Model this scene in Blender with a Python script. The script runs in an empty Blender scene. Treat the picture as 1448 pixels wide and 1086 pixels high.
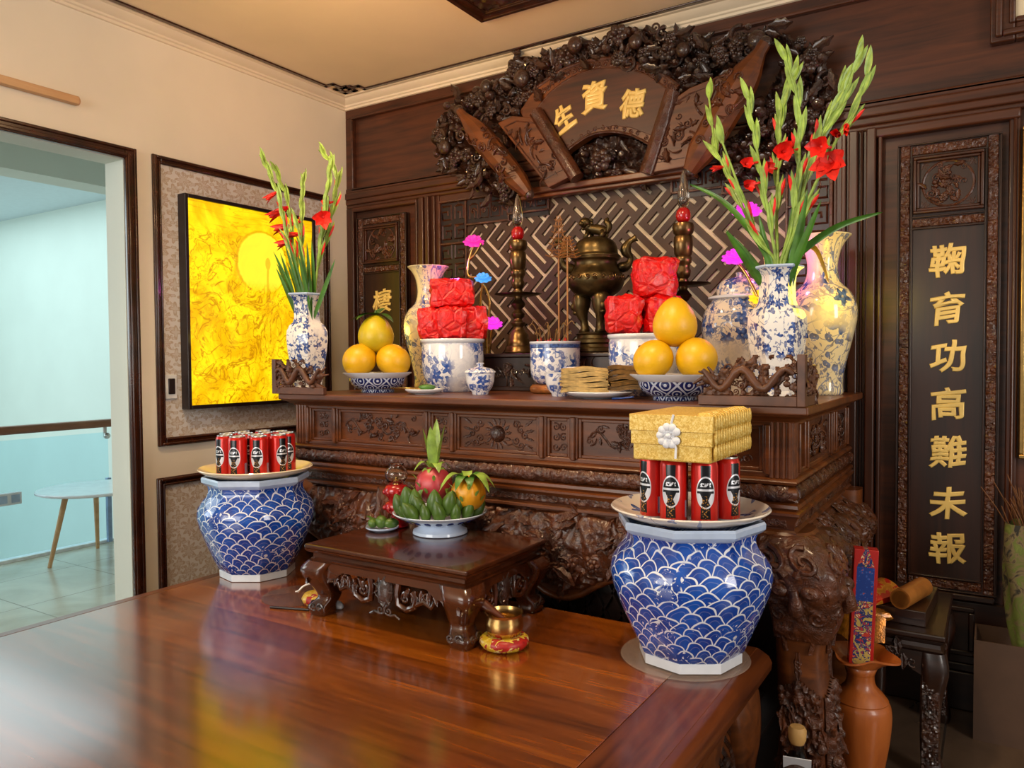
import bpy, math, random
from math import sin, cos, pi, sqrt, atan2, radians as R
from mathutils import Vector as V, Matrix, Euler, Quaternion, noise as mnoise

SC = bpy.context.scene
COL = SC.collection

# ------------------------------------------------------------------ camera, world, lights, exposure
cam_d = bpy.data.cameras.new('camera'); cam = bpy.data.objects.new('camera', cam_d); COL.objects.link(cam)
cam_d.sensor_fit = 'HORIZONTAL'; cam_d.sensor_width = 36.0; cam_d.lens = 26.974
cam_d.clip_start = 0.05; cam_d.clip_end = 100
_yaw, _pit, _rol = -0.562435287, -0.0315701616, 0.00707582737
_f = V((sin(_yaw)*cos(_pit), cos(_yaw)*cos(_pit), sin(_pit)))
_r = V((cos(_yaw), -sin(_yaw), 0)); _d = _f.cross(_r)
_x = cos(_rol)*_r + sin(_rol)*_d; _y = -(-sin(_rol)*_r + cos(_rol)*_d)
cam.matrix_world = Matrix(((_x.x, _y.x, -_f.x, 3.134), (_x.y, _y.y, -_f.y, -3.22), (_x.z, _y.z, -_f.z, 1.288), (0, 0, 0, 1)))
SC.camera = cam
SC.view_settings.view_transform = 'Standard'; SC.view_settings.look = 'None'
SC.view_settings.exposure = 0.3; SC.view_settings.gamma = 1.0; SC.view_settings.use_curve_mapping = False

w = bpy.data.worlds.new('world'); SC.world = w; w.use_nodes = True
w.node_tree.nodes['Background'].inputs[0].default_value = (1.0, 0.92, 0.82, 1)
w.node_tree.nodes['Background'].inputs[1].default_value = 0.3

def area(name, loc, target, size, size_y, power, color):
    l = bpy.data.lights.new(name, 'AREA'); l.shape = 'RECTANGLE'; l.size = size; l.size_y = size_y
    l.energy = power; l.color = color
    o = bpy.data.objects.new(name, l); COL.objects.link(o); o.location = loc
    o.rotation_euler = (V(target) - V(loc)).to_track_quat('-Z', 'Y').to_euler()
    return o
def spot(name, loc, target, power, color, ang=70, blend=.6, rad=.05):
    l = bpy.data.lights.new(name, 'SPOT'); l.energy = power; l.color = color; l.spot_size = R(ang); l.spot_blend = blend; l.shadow_soft_size = rad
    o = bpy.data.objects.new(name, l); COL.objects.link(o); o.location = loc
    o.rotation_euler = (V(target) - V(loc)).to_track_quat('-Z', 'Y').to_euler()
    return o
def point(name, loc, power, color, rad=.05):
    l = bpy.data.lights.new(name, 'POINT'); l.energy = power; l.color = color; l.shadow_soft_size = rad
    o = bpy.data.objects.new(name, l); COL.objects.link(o); o.location = loc
    return o
# daylight from the hall, windows of the room behind and to the right, warm downlights over the altar, then two added warm lamps
area('hall_daylight', (-5.2, -4.2, 2.2), (-2.2, 0.2, 1.2), 2.4, 2.0, 60, (.86, .97, 1.0))
area('hall_skylight', (-4.6, -2.0, 2.82), (-4.6, -2.0, 0), 3.8, 5.2, 98, (.84, .97, 1.0))
area('window_behind', (.9, -5.4, 1.9), (.9, 0, 1.3), 2.2, 1.9, 72, (1, .96, .90))
area('window_right', (5.6, -2.4, 1.8), (1.5, -1.0, 1.2), .8, 1.9, 42, (1, .94, .87))
spot('downlight', (1.0, -1.75, 2.74), (1.0, -.55, 1.0), 62, (1, .72, .42), 95, .8, .06)
spot('downlight', (2.3, -1.75, 2.74), (2.25, -.55, 1.0), 60, (1, .74, .45), 95, .8, .06)
point('added_warm_lamp', (1.30, -1.40, 2.45), 9, (1, .66, .34), .10)  # added unseen warm lamp brightening the ceiling and plaque, no real pendant
spot('added_ceiling_glow', (1.75, -2.2, 1.95), (1.05, -.85, 2.76), 62, (1, .54, .18), 75, 1.0, .12)  # added spot aimed upward to make the ceiling's orange glow, no real cove

# ------------------------------------------------------------------ mesh builder
class MB:
    def __init__(s): s.v = []; s.f = []; s.uv = []
    def add(s, vs, fs, uvs=None):
        o = len(s.v); s.v.extend([tuple(p) for p in vs])
        for i, f in enumerate(fs):
            s.f.append(tuple(o + k for k in f)); s.uv.append(uvs[i] if uvs else None)
        return s
    def box(s, x0, x1, y0, y1, z0, z1, m=None):
        c = [V((x, y, z)) for z in (z0, z1) for y in (y0, y1) for x in (x0, x1)]
        if m is not None: c = [m @ p for p in c]
        return s.add(c, [(0, 2, 3, 1), (4, 5, 7, 6), (0, 1, 5, 4), (2, 6, 7, 3), (0, 4, 6, 2), (1, 3, 7, 5)])
    def grid(s, fn, nu, nv, cu=False, uvs=None):
        """fn(a,b) -> point, a,b in 0..1"""
        ru = nu if cu else nu + 1
        vs = [fn(i / nu, j / nv) for j in range(nv + 1) for i in range(ru)]
        fs = []; us = []
        for j in range(nv):
            for i in range(nu):
                i2 = (i + 1) % ru if cu else i + 1
                fs.append((j*ru + i, j*ru + i2, (j+1)*ru + i2, (j+1)*ru + i))
                q = [(i/nu, j/nv), ((i+1)/nu, j/nv), ((i+1)/nu, (j+1)/nv), (i/nu, (j+1)/nv)]
                us.append([uvs(*t) for t in q] if uvs else q)
        return s.add(vs, fs, us)
    def lathe(s, prof, c=(0, 0, 0), seg=48, n=0, rot=0.0, m=None):
        """prof: (r, z[, polygon amount]); uv in metres"""
        c = V(c); P = []; L = [0]
        rm = max(p[0] for p in prof)
        for k in range(1, len(prof)):
            L.append(L[-1] + math.hypot(prof[k][0]-prof[k-1][0], prof[k][1]-prof[k-1][1]))
        for p in prof:
            r, z = p[0], p[1]; o = p[2] if len(p) > 2 else 0
            for i in range(seg):
                t = 2*pi*i/seg; q = 1.0
                if n and o:
                    a = (t % (2*pi/n)) - pi/n
                    q = 1 - o + o * cos(pi/n)/cos(a) * 1.02
                pt = V((r*q*cos(t+rot), r*q*sin(t+rot), z))
                if m is not None: pt = m @ pt
                P.append(c + pt)
        fs = []; us = []; K = 2*pi*rm
        for k in range(len(prof)-1):
            for i in range(seg):
                i2 = (i+1) % seg
                fs.append((k*seg+i, k*seg+i2, (k+1)*seg+i2, (k+1)*seg+i))
                us.append([(i/seg*K, L[k]), ((i+1)/seg*K, L[k]), ((i+1)/seg*K, L[k+1]), (i/seg*K, L[k+1])])
        if prof[0][0] > 1e-4: fs.append(tuple(range(seg-1, -1, -1))); us.append(None)
        if prof[-1][0] > 1e-4: fs.append(tuple((len(prof)-1)*seg+i for i in range(seg))); us.append(None)
        return s.add(P, fs, us)
    def tube(s, path, rad, sides=6, flat=1.0, up=None):
        path = [V(p) for p in path]; n = len(path)
        if n < 2: return s
        rs = rad if isinstance(rad, (list, tuple)) else [rad]*n
        t0 = (path[1]-path[0]).normalized()
        ref = V(up) if up else (V((0, 0, 1)) if abs(t0.z) < .9 else V((1, 0, 0)))
        a = (ref - ref.dot(t0)*t0).normalized(); vs = []
        for i in range(n):
            t = (path[min(i+1, n-1)] - path[max(i-1, 0)])
            t = t.normalized() if t.length > 1e-9 else t0
            a = a - a.dot(t)*t
            a = a.normalized() if a.length > 1e-6 else t.orthogonal().normalized()
            b = t.cross(a)
            for k in range(sides):
                th = 2*pi*k/sides
                vs.append(path[i] + rs[i]*(cos(th)*b + flat*sin(th)*a))
        fs = [(i*sides+k, i*sides+(k+1) % sides, (i+1)*sides+(k+1) % sides, (i+1)*sides+k) for i in range(n-1) for k in range(sides)]
        fs += [tuple(range(sides-1, -1, -1)), tuple((n-1)*sides+k for k in range(sides))]
        return s.add(vs, fs)
    def blob(s, c, r, nu=14, nv=9, m=None, fn=None):
        c = V(c); r = V(r) if hasattr(r, '__len__') else V((r, r, r))
        def g(a, b):
            th = 2*pi*a; ph = pi*(b-.5)
            d = V((cos(ph)*cos(th), cos(ph)*sin(th), sin(ph)))
            k = fn(d) if fn else 1.0
            p = V((d.x*r.x*k, d.y*r.y*k, d.z*r.z*k))
            return c + (m @ p if m is not None else p)
        return s.grid(g, nu, nv, cu=True)
    def prism(s, poly, place, h0, h1):
        """poly of (u,v); place(u,v,h)->point"""
        n = len(poly)
        vs = [place(u, v, h0) for u, v in poly] + [place(u, v, h1) for u, v in poly]
        fs = [tuple(range(n-1, -1, -1)), tuple(range(n, 2*n))] + [(i, (i+1) % n, n+(i+1) % n, n+i) for i in range(n)]
        return s.add(vs, fs)
    def sweep(s, prof, path, closed=False):
        """mitred moulding: prof of (out, z) swept along path of (x, y) corners; out is to the right of travel"""
        n = len(path); rings = []
        for i in range(n):
            p = V(path[i])
            def dr(a, b): return (V(b)-V(a)).normalized()
            if closed: d0 = dr(path[i-1], path[i]); d1 = dr(path[i], path[(i+1) % n])
            else:
                d0 = dr(path[i-1], path[i]) if i > 0 else dr(path[0], path[1])
                d1 = dr(path[i], path[i+1]) if i < n-1 else d0
            n0 = V((d0.y, -d0.x)); n1 = V((d1.y, -d1.x)); mt = (n0+n1)
            mt = mt / max(.2, mt.dot(n0))
            rings.append([V((p.x+mt.x*o, p.y+mt.y*o, z)) for o, z in prof])
        k = len(prof); vs = [q for r in rings for q in r]; fs = []
        for i in range(n if closed else n-1):
            j = (i+1) % n
            for a in range(k-1): fs.append((i*k+a, i*k+a+1, j*k+a+1, j*k+a))
        if not closed and k > 2:
            fs += [tuple(range(k)), tuple((n-1)*k + a for a in range(k-1, -1, -1))]
        return s.add(vs, fs)
    def build(s, name, mat, root=None, smooth=30, bevel=0.0, bseg=2, off=None, kind=None):
        me = bpy.data.meshes.new(name)
        o = V(root.location) if (root is not None and off is None) else V(off or (0, 0, 0))
        if root is not None and off is None and root.parent: o = o + V(root.parent.location)
        me.from_pydata([V(p)-o for p in s.v], [], s.f)
        ul = me.uv_layers.new(name='UVMap'); k = 0; data = []
        for f, u in zip(s.f, s.uv):
            if u: data += [c for q in u for c in q]
            else: data += [c for i in f for c in (s.v[i][0], s.v[i][2])]
        ul.data.foreach_set('uv', data)
        me.validate()
        ob = bpy.data.objects.new(name, me); COL.objects.link(ob)
        if mat: me.materials.append(mat)
        if smooth:
            me.shade_smooth()
            if smooth < 180: me.set_sharp_from_angle(angle=R(smooth))
        if root is not None: ob.parent = root
        elif off is not None: ob.location = off
        if bevel:
            b = ob.modifiers.new('bevel', 'BEVEL'); b.width = bevel; b.segments = bseg; b.limit_method = 'ANGLE'; b.angle_limit = R(40)
        if kind: ob['kind'] = kind
        return ob

def thing(name, label, cat, loc=(0, 0, 0), group=None, rotz=0):
    o = bpy.data.objects.new(name, None); COL.objects.link(o); o.empty_display_size = .05
    o.location = loc; o.rotation_euler = (0, 0, rotz); o['label'] = label; o['category'] = cat
    if group: o['group'] = group
    return o
def tag(o, label, cat, group=None):
    o['label'] = label; o['category'] = cat
    if group: o['group'] = group
    return o
def kids(o): return [c for c in COL.objects if c.parent == o]
def dup(root, loc, rotz=0, label=None, rot=None):
    r = root.copy(); COL.objects.link(r); r.location = loc; r.rotation_euler = rot or (0, 0, rotz)
    if label: r['label'] = label
    for ch in kids(root):
        c = ch.copy(); COL.objects.link(c); c.parent = r
        for g in kids(ch):
            d = g.copy(); COL.objects.link(d); d.parent = c
    return r
def struct(name, mb, mat, **k): return mb.build(name, mat, kind='structure', **k)
def spl(pts, n):
    """Catmull-Rom through pts"""
    P = [V(p) for p in pts]; out = []; m = len(P)-1
    for i in range(n+1):
        t = i/n*m; k = min(int(t), m-1); t -= k
        a = P[max(k-1, 0)]; b = P[k]; c = P[k+1]; d = P[min(k+2, m)]
        out.append(.5*((2*b) + (c-a)*t + (2*a-5*b+4*c-d)*t*t + (3*b-a-3*c+d)*t*t*t))
    return out
def lerp(a, b, t): return a + (b-a)*t
def prof(pts, n): return [(p.x, p.y) for p in spl(pts, n)]

# ------------------------------------------------------------------ materials
def lin(h):
    if isinstance(h, str):
        h = h.lstrip('#'); c = [int(h[i:i+2], 16)/255 for i in (0, 2, 4)]
        c = [x/12.92 if x <= .04045 else ((x+.055)/1.055)**2.4 for x in c]
        return (*c, 1)
    return (*h[:3], 1)
class NT:
    def __init__(s, name):
        s.mat = bpy.data.materials.new(name); s.mat.use_nodes = True; s.t = s.mat.node_tree
        s.b = s.t.nodes['Principled BSDF']; s.n = s.t.nodes; s.l = s.t.links
    def put(s, i, x):
        if isinstance(x, (int, float)): i.default_value = x
        elif isinstance(x, (tuple, list)): i.default_value = x
        else: s.l.new(x, i)
    def m(s, op, a, b=0.0, c=0.0, clamp=False):
        n = s.n.new('ShaderNodeMath'); n.operation = op; n.use_clamp = clamp
        for k, x in enumerate((a, b, c)): s.put(n.inputs[k], x)
        return n.outputs[0]
    def vm(s, op, a, b=(0, 0, 0)):
        n = s.n.new('ShaderNodeVectorMath'); n.operation = op
        s.put(n.inputs[0], a)
        if op == 'SCALE': s.put(n.inputs[3], b)
        else: s.put(n.inputs[1], b)
        return n.outputs[1] if op in ('LENGTH', 'DISTANCE', 'DOT_PRODUCT') else n.outputs[0]
    def co(s, k='Object', scale=None, rot=None):
        n = s.n.new('ShaderNodeTexCoord'); o = n.outputs[k]
        if scale or rot:
            mp = s.n.new('ShaderNodeMapping'); s.l.new(o, mp.inputs[0])
            if scale: mp.inputs[3].default_value = scale
            if rot: mp.inputs[2].default_value = rot
            o = mp.outputs[0]
        return o
    def xyz(s, v):
        n = s.n.new('ShaderNodeSeparateXYZ'); s.l.new(v, n.inputs[0]); return n.outputs
    def comb(s, x, y, z=0.0):
        n = s.n.new('ShaderNodeCombineXYZ')
        for k, q in enumerate((x, y, z)): s.put(n.inputs[k], q)
        return n.outputs[0]
    def noise(s, vec, sc, det=4, rough=.5, dist=0.0, col=False):
        n = s.n.new('ShaderNodeTexNoise'); s.l.new(vec, n.inputs['Vector'])
        n.inputs['Scale'].default_value = sc; n.inputs['Detail'].default_value = det
        n.inputs['Roughness'].default_value = rough; n.inputs['Distortion'].default_value = dist
        return n.outputs[1 if col else 0]
    def vor(s, vec, sc, feature='F1', rnd=1.0):
        n = s.n.new('ShaderNodeTexVoronoi'); n.feature = feature; s.l.new(vec, n.inputs['Vector'])
        n.inputs['Scale'].default_value = sc; n.inputs['Randomness'].default_value = rnd
        return n.outputs
    def ramp(s, f, stops, interp='LINEAR'):
        n = s.n.new('ShaderNodeValToRGB'); s.put(n.inputs[0], f); e = n.color_ramp.elements; n.color_ramp.interpolation = interp
        while len(e) < len(stops): e.new(.5)
        for k, (p, c) in enumerate(stops): e[k].position = p; e[k].color = lin(c)
        return n.outputs[0]
    def mix(s, f, a, b, mode='MIX'):
        n = s.n.new('ShaderNodeMix'); n.data_type = 'RGBA'; n.blend_type = mode
        s.put(n.inputs[0], f); s.put(n.inputs[6], lin(a) if isinstance(a, (str, tuple)) else a); s.put(n.inputs[7], lin(b) if isinstance(b, (str, tuple)) else b)
        return n.outputs[2]
    def step(s, x, lo, hi):
        n = s.n.new('ShaderNodeMapRange'); n.interpolation_type = 'SMOOTHSTEP'; s.put(n.inputs[0], x)
        n.inputs[1].default_value = lo; n.inputs[2].default_value = hi
        return n.outputs[0]
    def bump(s, h, strength=.3, dist=.01):
        n = s.n.new('ShaderNodeBump'); s.put(n.inputs['Height'], h); n.inputs['Strength'].default_value = strength; n.inputs['Distance'].default_value = dist
        s.l.new(n.outputs[0], s.b.inputs['Normal']); return s
    def fin(s, col=None, rough=.4, metal=0.0, coat=0.0, croz=.08, spec=None, **kw):
        if col is not None: s.put(s.b.inputs['Base Color'], lin(col) if isinstance(col, (str, tuple)) else col)
        s.put(s.b.inputs['Roughness'], rough); s.put(s.b.inputs['Metallic'], metal)
        s.b.inputs['Coat Weight'].default_value = coat; s.b.inputs['Coat Roughness'].default_value = croz
        if spec is not None: s.b.inputs['Specular IOR Level'].default_value = spec
        for k, v in kw.items(): s.put(s.b.inputs[k.replace('_', ' ')], v)
        return s.mat
def plain(name, col, rough=.5, metal=0.0, coat=0.0, var=.12, sc=20, bump=0.0, **k):
    t = NT(name); v = t.co('Object'); f = t.noise(v, sc, 4)
    c = lin(col); d = tuple(x*(1-var*1.5) for x in c[:3]); e = tuple(min(1, x*(1+var)) for x in c[:3])
    if bump: t.bump(t.noise(v, sc*4, 3), bump, .004)
    return t.fin(t.ramp(f, [(.3, d), (.7, e)]), rough, metal, coat, **k)
def wood(name, dark, light, rough=.3, scale=(2, 30, 30), coat=.35, carve=0.0, croz=.12, spec=.5):
    t = NT(name); v = t.co('Object', scale=scale); n1 = t.noise(v, 1.0, 5, .6, .6)
    n2 = t.noise(t.co('Object'), 3.0, 3)
    f = t.m('ADD', t.m('MULTIPLY', n1, .75), t.m('MULTIPLY', n2, .25))
    c = t.ramp(f, [(.32, dark), (.68, light)])
    h = n1
    if carve:
        w = t.noise(t.co('Object'), carve, 3, .6, 2.5); h = t.m('ABSOLUTE', t.m('SUBTRACT', w, .5)); t.bump(h, .8, .012)
    return t.fin(c, rough, 0, coat, croz, spec)

W_WALL = wood('wall_wood', '#2b1207', '#5e2f15', .42, (2.2, 30, 30), .12, croz=.25)
W_WALLV = wood('wall_wood_upright', '#241007', '#512611', .34, (30, 30, 2.0), .25, croz=.16)
W_PANEL = wood('couplet_wood', '#140a07', '#3a1e12', .34, (25, 25, 1.6), .2, croz=.2)
W_ALT = wood('altar_wood', '#381807', '#7a4016', .38, (2.5, 26, 26), .2, croz=.2)
W_CARVE = wood('carved_wood', '#2e1408', '#633216', .36, (14, 14, 14), .3, carve=26, croz=.18)
W_CARVED = wood('carved_dark_wood', '#1a0b05', '#43210f', .3, (14, 14, 14), .7, carve=34, croz=.08)
W_STAND = wood('stand_wood', '#3a2014', '#6d422a', .5, (14, 14, 14), .05)
W_TABLE = wood('tea_table_wood', '#2a1008', '#57290f', .2, (3, 22, 22), .5, croz=.05)
W_DARK = wood('dark_wood', '#130805', '#331a0e', .36, (3, 22, 22), .3)
W_LATT = wood('lattice_wood', '#281206', '#472811', .55, (8, 8, 8), .0)
W_VASE = wood('turned_wood', '#8a3f10', '#b9662a', .38, (18, 18, 2.5), .3)
W_RAIL = wood('rail_wood', '#6a3d24', '#8f5c3a', .45, (20, 3, 20), .1)
W_OAK = wood('pale_wood', '#b98a5c', '#d8b083', .5, (20, 3, 20), .0)
# ------------------------------------------------------------------ patterned materials
def m_platform():
    t = NT('platform_boards'); p = t.co('Object'); x, y, z = t.xyz(p)
    row = t.m('FLOOR', t.m('DIVIDE', y, .135)); wn = t.n.new('ShaderNodeTexWhiteNoise'); wn.noise_dimensions = '1D'; t.put(wn.inputs['W'], row); r = wn.outputs[0]
    v = t.comb(t.m('ADD', t.m('MULTIPLY', x, 1.5), t.m('MULTIPLY', r, 30)), t.m('MULTIPLY', y, 24), 0.0)
    n = t.noise(v, 1.0, 6, .65, .8); n2 = t.noise(t.comb(t.m('MULTIPLY', x, 6), t.m('MULTIPLY', y, 110), r), 1.0, 3)
    f = t.m('ADD', t.m('MULTIPLY', n, .6), t.m('ADD', t.m('MULTIPLY', n2, .22), t.m('MULTIPLY', r, .16)))
    c = t.ramp(f, [(.30, '#431b06'), (.5, '#7e3d0c'), (.72, '#ac5f16')])
    t.b.inputs['Coat IOR'].default_value = 1.75
    return t.fin(c, .24, 0, .9, .14)
def m_scallop(name, w=.066, blue='#1a54b4', dark='#113a92', white='#e9edf4'):
    t = NT(name); u, v, _ = t.xyz(t.co('UV'))
    wn = t.noise(t.co('UV'), 9, 2, .5, 0, True); wx, wy, wz = t.xyz(wn)
    U = t.m('ADD', t.m('DIVIDE', u, w), t.m('MULTIPLY', t.m('SUBTRACT', wx, .5), .95))
    Vv = t.m('ADD', t.m('DIVIDE', v, w), t.m('MULTIPLY', t.m('SUBTRACT', wy, .5), .9))
    h = .33; k0 = t.m('FLOOR', t.m('DIVIDE', Vv, h))
    def row(dk):
        k = t.m('ADD', k0, float(dk)); odd = t.m('MULTIPLY', t.m('FLOORED_MODULO', k, 2.0), .5)
        du = t.m('SUBTRACT', t.m('FRACT', t.m('ADD', U, odd)), .5); dv = t.m('SUBTRACT', Vv, t.m('MULTIPLY', k, h))
        return t.m('MULTIPLY', t.m('SQRT', t.m('ADD', t.m('MULTIPLY', du, du), t.m('MULTIPLY', dv, dv))), 1.9)
    d0, d1, d2 = row(-1), row(0), row(1)
    i0 = t.m('LESS_THAN', d0, 1.0); i1 = t.m('LESS_THAN', d1, 1.0)
    def sel(f, a, b): return t.m('ADD', t.m('MULTIPLY', a, f), t.m('MULTIPLY', b, t.m('SUBTRACT', 1.0, f)))
    d = sel(i0, d0, sel(i1, d1, d2))
    line = t.m('MULTIPLY', t.step(d, .86, .91), t.m('SUBTRACT', 1.0, t.step(d, .985, 1.03)))
    line2 = t.m('MULTIPLY', t.step(d, .52, .56), t.m('SUBTRACT', 1.0, t.step(d, .58, .62)))
    sw = t.noise(t.co('UV'), 5.5, 2, .5, .4); blot = t.step(sw, .60, .63)
    foam = t.m('MULTIPLY', t.step(t.noise(t.co('UV'), 34, 2, .6, 2.2), .60, .64), t.m('MULTIPLY', t.step(sw, .56, .58), t.m('SUBTRACT', 1.0, t.step(sw, .68, .7))))
    line = t.m('MULTIPLY', line, t.m('SUBTRACT', 1.0, blot))
    base = t.mix(t.step(t.noise(t.co('UV'), 14, 3), .35, .7), dark, blue)
    f = t.m('MAXIMUM', t.m('MULTIPLY', t.m('MAXIMUM', line, foam), .92), t.m('MULTIPLY', line2, t.m('MULTIPLY', t.m('SUBTRACT', 1.0, blot), .10)))
    return t.fin(t.mix(f, base, white), .12, 0, .5, .04)
def m_painted(name, base='#e6e4e4', blue='#1d3a86', sc=16.0, cover=.56, band=None, c2=.45, c3=.4, stemw=.010, scene_=0.0):
    """white porcelain with brushed blue sprays: petalled flowers, leaves, fine stems"""
    t = NT(name); uv = t.co('UV'); u, v, _ = t.xyz(uv)
    wn = t.noise(uv, sc*.8, 2, .5, 0, True)
    q = t.vm('ADD', uv, t.vm('SCALE', t.vm('SUBTRACT', wn, (.5, .5, .5)), .03))
    fine = t.noise(uv, sc*5, 3, .6)
    def flowers(vec, s, k, r0, cover):
        o = t.vor(vec, s, 'F1', .85); d = t.vm('SUBTRACT', t.vm('SCALE', vec, s), t.vm('SCALE', o[2], s))
        x, y, z = t.xyz(d); a = t.m('ARCTAN2', y, x); rr = t.m('SQRT', t.m('ADD', t.m('MULTIPLY', x, x), t.m('MULTIPLY', y, y)))
        cr = t.xyz(o[1])[0]
        e = t.m('MULTIPLY', t.m('ADD', r0, t.m('MULTIPLY', t.m('COSINE', t.m('ADD', t.m('MULTIPLY', a, float(k)), t.m('MULTIPLY', cr, 9.0))), r0*.35)), t.m('GREATER_THAN', cr, 1-cover))
        rg = t.m('ADD', rr, t.m('MULTIPLY', t.m('SUBTRACT', fine, .5), r0*.55))
        body = t.m('LESS_THAN', rg, e); core = t.m('LESS_THAN', rr, r0*.2)
        return t.m('SUBTRACT', body, t.m('MULTIPLY', core, .45), clamp=True)
    f1 = flowers(q, sc, 5, .34, cover); f2 = flowers(t.vm('ADD', q, (.37, .11, 0)), sc*1.7, 2, .30, c2); f3 = flowers(t.vm('ADD', q, (.17, .71, 0)), sc*3.0, 3, .26, c3)
    ns = t.noise(uv, sc*.45, 2, .5, 1.5); stem = t.m('LESS_THAN', t.m('ABSOLUTE', t.m('SUBTRACT', ns, .5)), stemw)
    ink = t.m('MAXIMUM', t.m('MAXIMUM', f1, t.m('MULTIPLY', f2, .85)), t.m('MAXIMUM', t.m('MULTIPLY', f3, .75), t.m('MULTIPLY', stem, .7)))
    if scene_:
        n4 = t.noise(uv, sc*.7, 3, .55, 1.3); con = t.m('LESS_THAN', t.m('ABSOLUTE', t.m('SUBTRACT', t.m('FRACT', t.m('MULTIPLY', n4, 7.0)), .5)), .07); blob_ = t.step(t.noise(uv, sc*.55, 4, .6, 1.6), .60, .62)
        ink = t.m('MAXIMUM', ink, t.m('MAXIMUM', t.m('MULTIPLY', con, .75*scene_), t.m('MULTIPLY', blob_, scene_)))
    area_ = t.step(t.noise(uv, sc*.22, 1), .38, .44); ink = t.m('MULTIPLY', ink, t.m('ADD', .1, t.m('MULTIPLY', area_, .9)))
    tone = t.noise(uv, sc*4, 3)
    bl = t.mix(t.step(tone, .3, .75), blue, '#5a78b8')
    if band:
        for lo, hi in band:
            b = t.m('MULTIPLY', t.m('GREATER_THAN', v, lo), t.m('LESS_THAN', v, hi))
            key = t.m('GREATER_THAN', t.m('SINE', t.m('ADD', t.m('MULTIPLY', u, 420.0), t.m('MULTIPLY', t.m('SINE', t.m('MULTIPLY', v, 900.0)), 2.0))), -.3)
            ink = t.m('MAXIMUM', ink, t.m('MULTIPLY', b, t.m('ADD', .45, t.m('MULTIPLY', key, .45))))
    bs = lin(base)
    return t.fin(t.mix(ink, bs, bl), .1, 0, .5, .04)
def m_diaper(name, sc=.075):
    t = NT(name); u, v, _ = t.xyz(t.co('UV'))
    a = t.m('DIVIDE', t.m('ADD', u, v), sc); b = t.m('DIVIDE', t.m('SUBTRACT', u, v), sc)
    fa = t.m('ABSOLUTE', t.m('SUBTRACT', t.m('FRACT', a), .5)); fb = t.m('ABSOLUTE', t.m('SUBTRACT', t.m('FRACT', b), .5))
    ring = t.m('SQRT', t.m('ADD', t.m('MULTIPLY', fa, fa), t.m('MULTIPLY', fb, fb)))
    l = t.m('MAXIMUM', t.m('GREATER_THAN', t.m('MAXIMUM', fa, fb), .44), t.m('MULTIPLY', t.m('GREATER_THAN', ring, .26), t.m('LESS_THAN', ring, .36)))
    dot = t.m('LESS_THAN', ring, .1)
    return t.fin(t.mix(t.m('MULTIPLY', t.m('MAXIMUM', l, dot), .85), '#0f2260', '#cfd8ea'), .12, 0, .5, .04)
def m_damask():
    t = NT('damask_wallpaper'); x, y, z = t.xyz(t.co('Object')); wn = t.noise(t.co('Object'), 60, 2, .5, 0, True)
    vec = t.vm('ADD', t.comb(y, z, 0.0), t.vm('SCALE', t.vm('SUBTRACT', wn, (.5, .5, .5)), .010))
    def fl(s, k, r0, rn, off):
        q = t.vm('ADD', vec, off); o = t.vor(q, s, 'F1', rn); d = t.vm('SUBTRACT', t.vm('SCALE', q, s), t.vm('SCALE', o[2], s)); a, b, _ = t.xyz(d)
        rr = t.m('SQRT', t.m('ADD', t.m('MULTIPLY', a, a), t.m('MULTIPLY', b, b))); th = t.m('ARCTAN2', b, a)
        e = t.m('ADD', r0, t.m('MULTIPLY', t.m('COSINE', t.m('MULTIPLY', th, float(k))), r0*.42)); u = t.m('DIVIDE', rr, e)
        return t.m('MULTIPLY', t.m('SUBTRACT', 1.0, t.step(u, .93, 1.0)), t.m('ADD', .45, t.m('MULTIPLY', t.step(u, .55, .75), .55)))
    g = t.m('MAXIMUM', t.m('MAXIMUM', fl(9.5, 8, .30, .12, (0, 0, 0)), fl(9.5, 4, .22, .12, (.0526, .0526, 0))), fl(27, 2, .27, .7, (.3, .1, 0)))
    return t.fin(t.mix(g, '#d2ccc6', '#b8a48f'), .55)
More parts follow.
